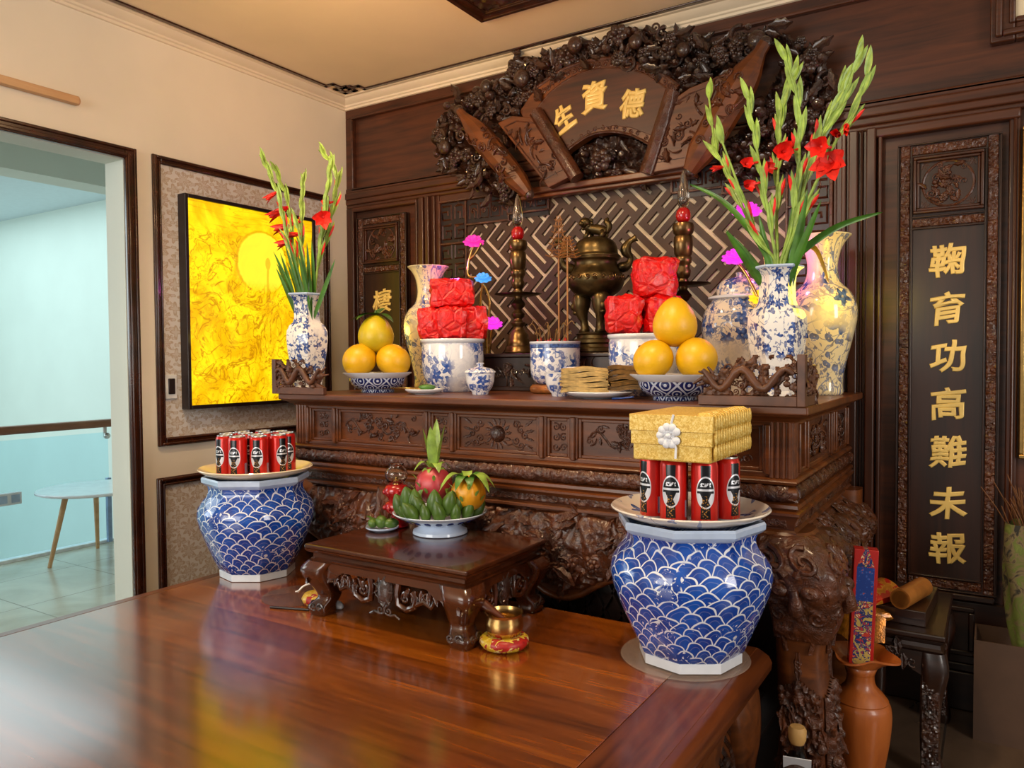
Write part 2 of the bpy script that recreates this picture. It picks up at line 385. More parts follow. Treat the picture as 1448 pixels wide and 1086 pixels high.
def m_lightbox():
    t = NT('glowing_relief_panel'); p = t.co('Object'); x, y, z = t.xyz(p)
    n1 = t.noise(p, 7.0, 3, .55, 1.6); n2 = t.noise(p, 16.0, 3, .6, 1.2); n3 = t.noise(t.co('Object', scale=(1, 2, 14)), 2.2, 3, .5, .8)
    l1 = t.m('SUBTRACT', 1.0, t.step(t.m('ABSOLUTE', t.m('SUBTRACT', n1, .5)), .0, .035)); l2 = t.m('SUBTRACT', 1.0, t.step(t.m('ABSOLUTE', t.m('SUBTRACT', n2, .5)), .0, .03))
    l3 = t.m('SUBTRACT', 1.0, t.step(t.m('ABSOLUTE', t.m('SUBTRACT', n3, .5)), .0, .03))
    top = t.step(z, .30, .38)
    ln = t.m('ADD', t.m('MULTIPLY', t.m('MAXIMUM', l1, t.m('MULTIPLY', l2, .6)), t.m('SUBTRACT', 1.0, top)), t.m('MULTIPLY', l3, t.m('MULTIPLY', top, .6)))
    dy = t.m('SUBTRACT', y, .04); dz = t.m('SUBTRACT', z, .215); rr = t.m('SQRT', t.m('ADD', t.m('MULTIPLY', dy, dy), t.m('MULTIPLY', dz, dz)))
    moon = t.m('SUBTRACT', 1.0, t.step(rr, .145, .153)); ring = t.m('SUBTRACT', 1.0, t.step(t.m('ABSOLUTE', t.m('SUBTRACT', rr, .155)), .002, .008))
    low = t.step(z, .06, .13); mm = t.m('MULTIPLY', moon, low)
    # lotus stalk and bud drawn across the disc
    st = t.m('MULTIPLY', t.m('LESS_THAN', t.m('ABSOLUTE', t.m('SUBTRACT', t.m('ADD', y, t.m('MULTIPLY', t.m('SINE', t.m('MULTIPLY', z, 14.0)), .006)), .075)), .006), t.m('MULTIPLY', t.m('LESS_THAN', z, .2), t.m('GREATER_THAN', z, .0)))
    bx = t.m('DIVIDE', t.m('SUBTRACT', y, .072), .016); bz = t.m('DIVIDE', t.m('SUBTRACT', z, .215), .03); bud = t.m('LESS_THAN', t.m('ADD', t.m('MULTIPLY', bx, bx), t.m('MULTIPLY', bz, bz)), 1.0)
    ln = t.m('MULTIPLY', ln, t.m('SUBTRACT', 1.0, mm)); ln = t.m('MAXIMUM', ln, t.m('MULTIPLY', t.m('MAXIMUM', t.m('MAXIMUM', st, bud), t.m('MULTIPLY', ring, low)), .55))
    base = t.mix(t.step(t.noise(p, 5.0, 4, .6, .8), .38, .62), '#eeb400', '#ffe311'); base = t.mix(t.m('MULTIPLY', mm, .8), base, '#fff23a')
    c = t.mix(t.m('MULTIPLY', ln, .95), base, '#b87800')
    return t.fin('#8a6c0c', .45, Emission_Color=c, Emission_Strength=.9)
def m_can():
    t = NT('printed_can'); u, v, _ = t.xyz(t.co('UV')); w = .207; h = .155
    def lab(c0):
        X = t.m('SUBTRACT', u, c0); Y = v
        def ell(cx, cy, rx, ry):
            a = t.m('DIVIDE', t.m('SUBTRACT', X, cx), rx); b = t.m('DIVIDE', t.m('SUBTRACT', Y, cy), ry)
            return t.m('SQRT', t.m('ADD', t.m('MULTIPLY', a, a), t.m('MULTIPLY', b, b)))
        ov = ell(0.0, .082, .024, .038); blk = t.m('LESS_THAN', ov, .9); ring = t.m('MULTIPLY', t.m('LESS_THAN', ov, 1.0), t.m('GREATER_THAN', ov, .9))
        neck = t.m('MULTIPLY', t.m('LESS_THAN', t.m('ABSOLUTE', X), t.m('ADD', .011, t.m('MULTIPLY', t.m('ABSOLUTE', t.m('SUBTRACT', Y, .08)), .03))), t.m('GREATER_THAN', t.m('ABSOLUTE', t.m('SUBTRACT', Y, .082)), .034))
        neck = t.m('MULTIPLY', neck, t.m('MULTIPLY', t.m('GREATER_THAN', Y, .02), t.m('LESS_THAN', Y, .145)))
        bandw = t.m('MULTIPLY', blk, t.m('LESS_THAN', t.m('ABSOLUTE', t.m('SUBTRACT', Y, .088)), .0025))
        wing = t.m('MULTIPLY', blk, t.m('MULTIPLY', t.m('MULTIPLY', t.m('LESS_THAN', Y, .080), t.m('GREATER_THAN', Y, .054)), t.m('GREATER_THAN', t.m('ABSOLUTE', X), t.m('ADD', .006, t.m('MULTIPLY', t.m('ABSOLUTE', t.m('SUBTRACT', Y, .064)), .5)))))
        txt = t.m('MULTIPLY', t.m('MULTIPLY', t.m('LESS_THAN', t.m('ABSOLUTE', t.m('SUBTRACT', Y, .100)), .0045), t.m('LESS_THAN', t.m('ABSOLUTE', X), .013)), t.m('GREATER_THAN', t.noise(t.comb(X, t.m('MULTIPLY', Y, .8)), 160, 1), .5))
        red = t.m('MULTIPLY', t.m('MULTIPLY', t.m('LESS_THAN', t.m('ABSOLUTE', X), .009), t.m('GREATER_THAN', t.noise(t.comb(X, Y), 210, 1), .58)), t.m('LESS_THAN', Y, .074))
        return t.m('MAXIMUM', blk, neck), t.m('MAXIMUM', t.m('MAXIMUM', ring, bandw), t.m('MAXIMUM', wing, txt)), red
    c = t.mix(t.noise(t.co('UV'), 9, 1), '#b51711', '#d3241a')
    side = t.m('MULTIPLY', t.m('LESS_THAN', t.m('ABSOLUTE', t.m('SUBTRACT', u, .100)), .009), t.m('MULTIPLY', t.m('GREATER_THAN', v, .02), t.m('LESS_THAN', v, .06)))
    bars = t.m('GREATER_THAN', t.noise(t.comb(t.m('MULTIPLY', u, 1.0), 0.0), 700, 0), .5)
    c = t.mix(side, c, t.mix(bars, '#d8dde8', '#3a4a80'))
    for c0 in (.05, .155):
        b, wh, rd = lab(c0)
        c = t.mix(b, c, '#0b0c16'); c = t.mix(wh, c, '#dcdfe8'); c = t.mix(rd, c, '#b0803a')
    foot = t.m('LESS_THAN', v, .012); c = t.mix(foot, c, '#b9bcc4')
    return t.fin(c, .28, .35, .2, .1)
def m_brocade():
    t = NT('gold_brocade'); p = t.co('Object'); f = t.noise(p, 130, 2, .6, 1.2)
    c = t.ramp(f, [(.36, '#c39a3c'), (.5, '#d9b454'), (.64, '#e6cb7c')]); t.bump(f, .2, .002)
    return t.fin(c, .45, .25)
def m_fruit(name, a, b, bump=.25, sc=60, rough=.42):
    t = NT(name); p = t.co('Object'); f = t.noise(p, 9, 2); g = t.noise(p, sc*3, 2)
    t.bump(g, bump, .002)
    return t.fin(t.ramp(f, [(.35, a), (.7, b)]), rough, 0, .1, .3)
def m_red_wrap():
    t = NT('red_cellophane'); p = t.co('Object'); v = t.vor(p, 20, 'DISTANCE_TO_EDGE'); n = t.noise(p, 30, 3, .6, 1.5)
    t.bump(t.m('ADD', t.m('MULTIPLY', t.step(v[0], 0, .15), .6), n), .6, .01)
    return t.fin(t.ramp(n, [(.3, '#b40004'), (.62, '#e00603'), (.8, '#e8281c')]), .36, 0, .25, .12)
def m_cushion(rib='#c41f16'):
    t = NT('red_gold_brocade_cushion'); p = t.co('Object'); n = t.noise(p, 24, 2, .5, 1.4); k = t.noise(p, 90, 2)
    c = t.ramp(n, [(.42, '#c09a1e'), (.49, '#e0c245'), (.52, '#8f1410'), (.7, '#b51f16')], 'LINEAR')
    return t.fin(t.mix(t.step(k, .62, .66), c, '#d8c48a'), .45, 0, .15, .3)
def m_incbox():
    t = NT('printed_incense_box'); p = t.co('Object'); x, y, z = t.xyz(p)
    n = t.noise(p, 45, 3, .6, 1.5); m2 = t.noise(p, 110, 2)
    orn = t.ramp(n, [(.40, '#c9a95a'), (.46, '#20346f'), (.55, '#c43a2a'), (.62, '#e6d6a8')], 'CONSTANT')
    blu = t.ramp(m2, [(.45, '#1c3f92'), (.6, '#3560b4'), (.68, '#b0483a')], 'CONSTANT')
    c = t.mix(t.m('MULTIPLY', t.m('GREATER_THAN', z, .015), t.m('LESS_THAN', z, .115)), orn, blu)
    edge = t.m('GREATER_THAN', t.m('ABSOLUTE', x), t.m('SUBTRACT', .024, t.m('MULTIPLY', t.m('MAXIMUM', t.m('SUBTRACT', z, .115), 0.0), .35)))
    return t.fin(t.mix(edge, c, '#b5201c'), .35, 0, .3)
def m_floor(name, c1, c2, c3):
    t = NT(name); p = t.co('Object'); x, y, z = t.xyz(p)
    gx = t.m('ABSOLUTE', t.m('SUBTRACT', t.m('FRACT', t.m('DIVIDE', x, .6)), .5)); gy = t.m('ABSOLUTE', t.m('SUBTRACT', t.m('FRACT', t.m('DIVIDE', y, .6)), .5))
    g = t.m('GREATER_THAN', t.m('MAXIMUM', gx, gy), .494); n = t.noise(p, 2.5, 5, .6, 1.2)
    c = t.ramp(n, [(.3, c1), (.7, c2)])
    return t.fin(t.mix(g, c, c3), .22)
M_PLAT = m_platform(); M_WAVE = m_scallop('wave_porcelain')
M_VASE = m_painted('painted_hex_vase', '#e9e6e2', '#16296c', sc=23, cover=.5, c2=.35, c3=.3)
M_TALL = m_painted('painted_cream_vase', '#e6d6ac', '#22315f', sc=12, cover=.25, c2=.3, c3=.3, stemw=.016, scene_=.9)
M_JAR = m_painted('painted_jar', '#d6cabc', '#27386a', sc=16, cover=.4, c2=.5, c3=.6, scene_=.85)
M_BOWL = m_painted('painted_incense_bowl', '#e4e5ea', '#1e4396', sc=14, cover=.55, c2=.45, c3=.5, scene_=.8)
M_BOWLB = m_painted('painted_banded_bowl', '#e4e5ea', '#1e4396', sc=16, cover=.5, c2=.4, c3=.35, scene_=.6, band=[(.222, .252)])
M_CUP = m_painted('painted_cup', '#e4e5ea', '#1e4396', sc=18, cover=.5, c2=.45, c3=.4, scene_=.8)
M_PLATE = m_painted('painted_plate', '#e0d9d0', '#27407f', sc=9, cover=.22, c2=.18, c3=.1, stemw=.004)
M_COMP = M_PALE_ = plain('pale_glaze', '#c9d8ee', .12, 0, .4, .05)
M_DIAP = m_diaper('diaper_bowl')
M_WHITE = plain('white_porcelain', '#dfe3ea', .12, 0, .4, .04)
M_PALE = plain('pale_blue_porcelain', '#b9cbe6', .12, 0, .4, .06)
M_DAM = m_damask(); M_LBOX = m_lightbox(); M_CAN = m_can(); M_BROC = m_brocade()
M_POM = m_fruit('pomelo_skin', '#cf9a02', '#e4b304'); M_POMG = m_fruit('greenish_pomelo_skin', '#b59a06', '#cfb916')
M_RED = m_red_wrap(); M_CUSH = m_cushion(); M_INC = m_incbox(); M_FLOOR = m_floor('dimmed_floor_tiles', '#4a3a2e', '#5f4c3c', '#32271f'); M_FLOORH = m_floor('hall_floor_tiles', '#a8a28e', '#cbc6b5', '#8d8778')  # room tiles darkened in colour to stand in for the dim light there
M_LEAF = plain('green_leaf', '#3f7020', .4, 0, .2, .35, 15)
M_LEAF2 = plain('light_green_bud', '#8cab48', .45, 0, .1, .3, 30)
M_AREC = plain('dark_green_fruit', '#47661f', .4, 0, .1, .25, 25, .1)
M_PETAL = plain('red_petal', '#d81c10', .45, 0, 0, .25, 30)
M_YLEAF = plain('yellowing_leaf', '#c49a20', .5, 0, 0, .3, 20)
M_BRASS = plain('aged_brass', '#6f5636', .3, .9, 0, .3, 25)
M_BRONZE = plain('dark_bronze', '#57472a', .34, .85, 0, .5, 18, .1)
M_GOLDW = plain('gold_lettering', '#eecb74', .38, .12, .2, .1, 9)
M_GOLDP = plain('polished_brass', '#c4a062', .27, 1.0, 0, .1, 40)
M_STEEL = plain('metal_can_top', '#c9c7c2', .3, .9, 0, .1)
M_CREAM = plain('ceiling_paint', '#f0dcb8', .7, 0, 0, .03, 3)
M_WALLP = plain('wall_paint', '#e6dbc6', .75, 0, 0, .03, 3)
M_CORN = plain('cornice_paint', '#e8d8bd', .65, 0, 0, .03, 6)
M_HALL = plain('hall_paint', '#d3e6e0', .7, 0, 0, .02, 2)
M_HALLW = plain('daylit_reveal_paint', '#d3d9cf', .7, 0, 0, .02, 2)  # greenish white of the daylight on the door reveal put into its paint
M_TRIM = wood('dark_trim', '#1d0b05', '#46200f', .25, (14, 14, 14), .4)
M_BLACK = plain('black_frame', '#1c1013', .4, 0, .1)
M_PAPER = plain('gold_joss_paper', '#c9a868', .5, .1, 0, .3, 40, .3)
M_PAPERD = plain('brown_joss_paper', '#7d5a26', .5, .1, 0, .35, 50, .3)
M_CARD = plain('cardboard', '#4f3829', .75, 0, 0, .08, 14)
M_PINK = NT('lit_pink_petal').fin('#d01f90', .5, Emission_Color=lin('#e038a8'), Emission_Strength=.55)
M_MAG = NT('lit_magenta_petal').fin('#c81ec0', .5, Emission_Color=lin('#e040e0'), Emission_Strength=.6)
M_BLUE = NT('lit_blue_petal').fin('#3080d0', .4, Emission_Color=lin('#5aa8f0'), Emission_Strength=.55)
M_AMB = NT('lit_amber_petal').fin('#d0a010', .4, Emission_Color=lin('#ffc020'), Emission_Strength=.8)
def m_glass(name, col, rough=.03, alpha=None, ior=1.45):
    t = NT(name); return t.fin(col, rough, 0, 0, Transmission_Weight=1.0, IOR=ior)
M_GLASS = m_glass('clear_glass', '#f4efe6'); M_GLASSB = m_glass('tinted_balustrade_glass', '#dcf6ff', .0, ior=1.03)
M_ACRY = NT('clear_acrylic').fin('#d9c2ac', .1, Alpha=.22); M_TRAY = NT('clear_plastic').fin('#6a6264', .08, Alpha=.22)
M_REDG = NT('red_glass').fin('#c01018', .12, 0, .5, Transmission_Weight=.35)
M_WHITEB = plain('white_ribbon', '#e6e8ee', .5, 0, 0, .04)

# ------------------------------------------------------------------ carving vocabulary: M(u, v, h) -> point
def c_leaf(mb, M, u, v, ang, L, W, h0=0.0, arch=.35, tilt=.0, curl=.0, nl=6):
    ca, sa = cos(ang), sin(ang); vs = []; K = 5
    for i in range(nl+1):
        t = i/nl; wd = W*(sin(pi*min(1, t*.93+.07))**.7)*(1+.2*(-1)**i); cv = curl*t*t*L
        for j in range(K):
            s = (j/(K-1)-.5)*2
            hh = h0 + arch*W*(1-s*s) - (.18*W if j == K//2 else 0) + tilt*L*t - .003
            x = L*t; y = s*wd*.5 + cv
            vs.append(M(u + ca*x - sa*y, v + sa*x + ca*y, hh))
    mb.add(vs, [(i*K+j, i*K+j+1, (i+1)*K+j+1, (i+1)*K+j) for i in range(nl) for j in range(K-1)])
def c_dome(mb, M, u, v, ru, rv, h, h0=0.0, n=10, rings=3, dent=0.0):
    vs = [M(u, v, h0 + h*(1-dent))]; fs = []
    for k in range(1, rings+1):
        a = k/rings*pi/2
        for i in range(n):
            t = 2*pi*i/n; vs.append(M(u + ru*sin(a)*cos(t), v + rv*sin(a)*sin(t), h0 + h*cos(a)))
    fs += [(0, 1+i, 1+(i+1) % n) for i in range(n)]
    for k in range(rings-1):
        fs += [(1+k*n+i, 1+(k+1)*n+i, 1+(k+1)*n+(i+1) % n, 1+k*n+(i+1) % n) for i in range(n)]
    mb.add(vs, fs)
def c_path(mb, M, pts, r, h0=0.0, sides=6):
    P = [M(p[0], p[1], h0 + (p[2] if len(p) > 2 else 0)) for p in pts]
    mb.tube(P, r, sides)
def c_scroll(mb, M, u, v, rad, turns=1.4, sgn=1, a0=0.0, th=.012, h0=0.0, n=18):
    pts = []; rr = []
    for i in range(n+1):
        t = i/n; a = a0 + sgn*turns*2*pi*t; q = rad*(1-.85*t)
        pts.append((u + q*cos(a), v + q*sin(a), th*.5*(.4+.9*t))); rr.append(th*(.85-.3*t))
    c_path(mb, M, pts, rr, h0)
    c_dome(mb, M, pts[-1][0], pts[-1][1], th*.9, th*.9, th*1.0, h0, 8, 2)
def c_flower(mb, M, u, v, r, n=6, h0=0.0, a0=0.0, layers=2):
    for k in range(layers):
        q = r*(1-.38*k)
        for i in range(n):
            a = a0 + 2*pi*(i+.5*k)/n
            c_dome(mb, M, u + q*.58*cos(a), v + q*.58*sin(a), q*.42, q*.42, r*.3, h0 + r*.16*k, 7, 2)
    c_dome(mb, M, u, v, r*.25, r*.25, r*.45, h0 + r*.15*layers, 8, 2)
def c_vine(mb, M, p0, p1, amp, waves, rnd, th=.006, lf=.03):
    """wavy stem with leaf pairs and small scrolls filling a strip"""
    d = V(p1)-V(p0); L = d.length; t = d/L; nrm = V((-t.y, t.x)); n = int(waves*10); pts = []
    for i in range(n+1):
        q = V(p0) + t*(L*i/n) + nrm*(amp*sin(2*pi*waves*i/n)); pts.append((q.x, q.y, th*.4))
    c_path(mb, M, pts, th, 0, 5)
    base = atan2(t.y, t.x)
    for k in range(int(waves*2)):
        q = V(p0) + t*(L*(k+.5)/(waves*2)); sg = 1 if k % 2 == 0 else -1
        c = q - nrm*(sg*amp*.15)
        if rnd.random() < .45: c_flower(mb, M, c.x, c.y, lf*.75, 5, 0, rnd.random()*6, 1)
        else: c_scroll(mb, M, c.x, c.y, lf*.8, 1.2, sg, base + sg*pi/2, th*.9)
        for z in (-1, 1): c_leaf(mb, M, c.x + t.x*lf*.4*z, c.y + t.y*lf*.4*z, base + z*.6 + (0 if z > 0 else pi), lf*1.3, lf*.6, .0, .4)
def c_fill(mb, M, box, ins, n, rnd, size, hmax, kinds='lllsffd', edge=0.0):
    """a dense tangle of leaves, scrolls, flowers and fruit wherever ins(u, v) holds"""
    k = 0; tries = 0
    while k < n and tries < n*40:
        tries += 1
        u = rnd.uniform(box[0], box[1]); v = rnd.uniform(box[2], box[3])
        if not ins(u, v): continue
        k += 1; s = size*rnd.uniform(.7, 1.35); h0 = rnd.uniform(0, hmax); q = rnd.choice(kinds); a = rnd.uniform(0, 2*pi)
        if q == 'l': c_leaf(mb, M, u, v, a, s*1.9, s*.95, h0, .4, rnd.uniform(-.15, .35), rnd.uniform(-.3, .3))
        elif q == 's': c_scroll(mb, M, u, v, s*.8, rnd.uniform(1, 1.6), rnd.choice((-1, 1)), a, s*.2, h0, 14)
        elif q == 'f': c_flower(mb, M, u, v, s*.8, rnd.choice((5, 6, 7)), h0, a, 2)
        elif q == 'd': c_dome(mb, M, u, v, s*.55, s*.5, s*.6, h0, 10, 3, .2)
        elif q == 't':
            b = rnd.uniform(-1.2, 1.2); pts = [(u + s*2.4*t*cos(a+b*t), v + s*2.4*t*sin(a+b*t), s*.5*sin(pi*t)) for t in (0, .2, .4, .6, .8, 1)]
            c_path(mb, M, pts, [s*.2*(1-.6*t) for t in (0, .2, .4, .6, .8, 1)], h0, 6)
def c_relief(mb, M, box, ins, du, amp, sc, seed=0.0, base=0.0):
    """a carved, undercut-looking mass: warped ridges and scrolling bands wherever ins(u, v) holds"""
    nu = max(2, int((box[1]-box[0])/du)); nv = max(2, int((box[3]-box[2])/du)); ok = {}; idx = {}; vs = []
    for j in range(nv+1):
        for i in range(nu+1): ok[i, j] = ins(lerp(box[0], box[1], i/nu), lerp(box[2], box[3], j/nv))
    for j in range(nv+1):
        for i in range(nu+1):
            if not ok[i, j]: continue
            u = lerp(box[0], box[1], i/nu); v = lerp(box[2], box[3], j/nv); q = V((u*sc, v*sc, seed)); w_ = mnoise.noise_vector(q*.7)
            n = mnoise.noise(q+1.3*w_); s = .5+.5*sin(8*n+3*mnoise.noise(q*2)); r = 1-abs(mnoise.noise(q*1.9+w_))
            e = any(not ok.get((i+a, j+c), False) for a, c in ((1, 0), (-1, 0), (0, 1), (0, -1)))
            idx[i, j] = len(vs); vs.append(M(u, v, base + (-.004 if e else amp*(.55*s+.45*r*r))))
    fs = [(idx[i, j], idx[i+1, j], idx[i+1, j+1], idx[i, j+1]) for j in range(nv) for i in range(nu) if (i, j) in idx and (i+1, j) in idx and (i+1, j+1) in idx and (i, j+1) in idx]
    mb.add(vs, fs)
def inpoly(P):
    def f(u, v):
        r = False; j = len(P)-1
        for i in range(len(P)):
            if (P[i][1] > v) != (P[j][1] > v) and u < (P[j][0]-P[i][0])*(v-P[i][1])/(P[j][1]-P[i][1])+P[i][0]: r = not r
            j = i
        return r
    return f
def glyph(ch, mat, root, c, size, roll=0.0, depth=.012, M=None, bold=.022, name='gold_character', wob=.018, seed=0, wide=1.0):
    """a brushed character as raised mesh on a plane facing -Y, centred on c"""
    cu = bpy.data.curves.new('glyph', 'FONT'); cu.body = ch; cu.size = 1.0; cu.extrude = depth/size*.3; cu.align_x = 'CENTER'
    cu.bevel_depth = bold; cu.bevel_resolution = 2; cu.resolution_u = 6
    to = bpy.data.objects.new('glyph', cu); COL.objects.link(to)
    dg = bpy.context.evaluated_depsgraph_get(); me = bpy.data.meshes.new_from_object(to.evaluated_get(dg))
    bpy.data.objects.remove(to)
    xs = [v.co.x for v in me.vertices]; ys = [v.co.y for v in me.vertices]
    if not xs: return None
    cx = (min(xs)+max(xs))/2; cy = (min(ys)+max(ys))/2; H = max(max(ys)-min(ys), .8*(max(xs)-min(xs)))
    o = V(root.location) if root else V((0, 0, 0)); cr, sr = cos(roll), sin(roll)
    for v in me.vertices:
        x = (v.co.x-cx)/H; y = (v.co.y-cy)/H
        x = x*wide; x += wob*sin(9*y+seed*2.1) + .03*y; y += wob*sin(8*x+seed) + .10*x
        X = (x*cr - y*sr)*size; Y = (x*sr + y*cr)*size; Z = v.co.z*size
        v.co = V((c[0]+X, c[1]-Z, c[2]+Y)) - o
    me.materials.clear(); me.materials.append(mat)
    ob = bpy.data.objects.new(name, me); me.name = name; COL.objects.link(ob); ob.parent = root
    return ob
# ------------------------------------------------------------------ the setting: room shell
rnd = random.Random(7)
ZC = 2.76
b = MB()
b.box(-.13, 0, -1.315, .12, 0, ZC); b.box(-.13, 0, -5.2, -2.95, 0, ZC); b.box(-.13, 0, -2.95, -1.315, 2.155, ZC)
struct('wall_left', b, M_WALLP, smooth=0)
b = MB(); b.box(-.135, -.002, -1.323, -1.315, 0, 2.155); b.box(-.135, -.002, -2.95, -2.942, 0, 2.155); b.box(-.135, -.002, -2.942, -1.323, 2.147, 2.155)
struct('trim_1', b, M_HALLW, smooth=0)
b = MB(); b.box(-.13, 5.2, -5.4, .12, -.06, 0); struct('floor', b, M_FLOOR, smooth=0)
b = MB(); b.box(-.13, 5.2, -5.4, .12, ZC, ZC+.06); struct('ceiling', b, M_CREAM, smooth=0)
b = MB(); b.box(-.13, 4.4, .02, .12, 0, ZC); struct('wall_back', b, W_WALL, smooth=0)
# door architrave
b = MB()
for o, wd, th in ((0, .048, .018), (.006, .016, .026), (.034, .014, .024)):
    b.box(0, th, -1.322+o, -1.322+o+wd, 0, 2.15+o+wd); b.box(0, th, -2.99-o, -1.322+o, 2.15+o, 2.15+o+wd)
struct('door_1', b, M_TRIM, bevel=.004)
# picture-rail trims round the two wallpaper fields on the left wall
def wall_field(n, y0, y1, z0, z1, legs=True):
    b = MB(); t = .038
    for o, wd, th in ((0, t, .012), (.004, .012, .022), (.026, .010, .017)):
        b.box(0, th, y0+o, y0+o+wd, z0+o, z1-o); b.box(0, th, y1-o-wd, y1-o, z0+o, z1-o)
        b.box(0, th, y0+o+wd, y1-o-wd, z1-o-wd, z1-o); b.box(0, th, y0+o+wd, y1-o-wd, z0+o, z0+o+wd)
    struct('trim_%d' % n, b, M_TRIM, bevel=.004)
    b = MB(); b.box(0, .003, y0+t, y1-t, z0+t, z1-t); struct('trim_%d' % (n+1), b, M_DAM, smooth=0)
wall_field(2, -1.195, -.15, .914, 2.20)
wall_field(4, -1.205, -.15, .10, .775)
# plaster cornice and dark ceiling fillet with its key corner
b = MB(); b.sweep([(0, 2.70), (.010, 2.702), (.012, 2.712), (.020, 2.716), (.022, 2.724), (.034, 2.730), (.050, 2.742), (.056, 2.750), (.072, 2.752), (.074, ZC), (0, ZC)], [(0, -5.2), (0, 0), (4.4, 0)])
struct('trim_6', b, M_CORN)
b = MB(); z0, z1 = ZC-.008, ZC
def flat(path, wd=.026):
    for (ax, ay), (bx, by) in zip(path, path[1:]): b.box(min(ax, bx)-wd/2, max(ax, bx)+wd/2, min(ay, by)-wd/2, max(ay, by)+wd/2, z0, z1)
flat([(.092, -5.2), (.092, -.235), (.142, -.235), (.142, -.165), (.195, -.165)]); flat([(4.4, -.092), (.235, -.092), (.235, -.142), (.165, -.142)])
flat([(.105, -.105), (.105, -.17), (.17, -.17), (.17, -.105), (.105, -.105)], .034)
struct('trim_7', b, M_TRIM, smooth=0, bevel=.004)
# carved ceiling vent frame
vt = thing('ceiling_vent', 'dark carved wooden frame set in the ceiling above the plaque', 'ceiling vent', (1.85, -1.05, ZC-.03))
b = MB()
for o, wd, zz in ((0, .075, .022), (.012, .02, .032), (.05, .02, .028)):
    x0, x1, y0, y1 = 1.245+o, 2.45-o, -1.65+o, -.455-o
    b.box(x0+wd, x1-wd, y1-wd, y1, ZC-zz, ZC); b.box(x0+wd, x1-wd, y0, y0+wd, ZC-zz, ZC); b.box(x0, x0+wd, y0, y1, ZC-zz, ZC); b.box(x1-wd, x1, y0, y1, ZC-zz, ZC)
b.build('frame', M_TRIM, vt, bevel=.003)
b = MB(); Mv = lambda u, v, h: V((u, v, ZC-.008-h))
c_relief(b, Mv, (1.31, 2.0, -.95, -.52), lambda u, v: True, .012, .02, 14, 1.0); b.build('fretwork', W_CARVED, vt)
# panelled back wall: frieze, rail, stiles
def frame_y(b, x0, x1, z0, z1, wd, y0, y1):
    b.box(x0, x1, y0, y1, z1-wd, z1); b.box(x0, x1, y0, y1, z0, z0+wd); b.box(x0, x0+wd, y0, y1, z0+wd, z1-wd); b.box(x1-wd, x1, y0, y1, z0+wd, z1-wd)
b = MB(); frame_y(b, 0, 3.96, 2.205, 2.702, .048, 0, .02); frame_y(b, .045, 3.92, 2.243, 2.66, .014, -.008, .02)
b.box(3.96, 4.4, 0, .02, 0, 2.702)
struct('trim_8', b, W_WALL, bevel=.004)
b = MB()
for z0, z1, d in ((2.232, 2.262, .008), (2.198, 2.236, .016), (2.168, 2.200, .010), (2.148, 2.17, .004)): b.box(0, 4.4, -d, .02, z0, z1)
struct('trim_9', b, W_WALL, bevel=.008, bseg=3)
def upright(n, xs, z0=.0, z1=2.15):
    b = MB()
    for x0, x1, d in xs: b.box(x0, x1, -d, .02, z0, z1)
    struct('trim_%d' % n, b, W_WALLV, bevel=.006, bseg=3)
upright(10, ((.0, .055, .004), (.045, .062, .014)))
upright(11, ((.505, .660, .004), (.505, .520, .012), (.545, .572, .026), (.585, .612, .030), (.626, .644, .018), (.652, .668, .010)))
upright(12, ((2.588, 2.74, .004), (2.592, 2.606, .010), (2.622, 2.640, .018), (2.650, 2.682, .030), (2.690, 2.700, .016), (2.712, 2.745, .036), (2.75, 2.765, .018)))
upright(13, ((3.165, 3.20, .006), (3.178, 3.190, .016), (3.30, 4.4, .0)))
b = MB(); b.box(2.72, 3.2, -.022, .02, 2.112, 2.15); b.box(.045, .52, -.014, .02, 2.125, 2.15); b.box(.66, 2.60, -.004, .02, 2.10, 2.15); struct('trim_14', b, W_WALL, bevel=.008)
b = MB(); b.box(.0, 4.4, -.02, .02, 0, .14); b.box(0, 4.4, -.012, .02, .14, .17); struct('baseboard_back', b, W_DARK, bevel=.005)
b = MB(); b.box(2.70, 3.19, -.012, .02, .17, .40); b.box(2.73, 3.14, -.03, .02, .405, .428); frame_y(b, 2.80, 3.08, .20, .38, .02, -.02, .02); struct('trim_15', b, W_DARK, bevel=.005)
b = MB()
for o, wd, d in ((0, .075, .02), (.015, .022, .038), (.055, .02, .03)):
    x0 = 3.105+o; z0 = 2.382+o; b.box(x0, x0+wd, -d, .02, z0, 2.70); b.box(x0+wd, 3.9, -d, .02, z0, z0+wd)
struct('trim_16', b, W_WALL, bevel=.006)
b = MB(); b.box(3.18, 3.9, -.004, .02, 2.457, 2.70); struct('window_2', b, M_CREAM, smooth=0)

# hall seen through the doorway
b = MB(); b.box(-7.2, -.13, .95, 1.05, -3, 2.9); struct('wall_hall', b, M_HALL, smooth=0)
b = MB(); b.box(-7.3, -7.2, -5.4, 1.05, -3, 2.9); struct('wall_far', b, M_HALL, smooth=0)
b = MB(); b.box(-2.5, -.13, -5.4, .95, ZC, ZC+.1); b.box(-7.2, -2.5, -5.4, .95, 2.84, 2.9); struct('ceiling_hall', b, plain('hall_ceiling_paint', '#cfe3ea', .7, 0, 0, .02), smooth=0)
b = MB(); b.box(-2.52, -2.27, -5.4, .95, 2.545, ZC); struct('trim_17', b, M_HALLW, smooth=0)
b = MB(); b.box(-2.3, -.13, -5.4, .95, -.06, 0); struct('floor_hall', b, M_FLOORH, smooth=0)
bal = thing('glass_balustrade', 'glass balustrade with a brown wooden handrail in the pale hall', 'balustrade', (-2.26, -1.5, 0))
MB().box(-2.268, -2.256, -5.0, -.118, .004, .79).build('glass_panel', M_GLASSB, bal, smooth=0)
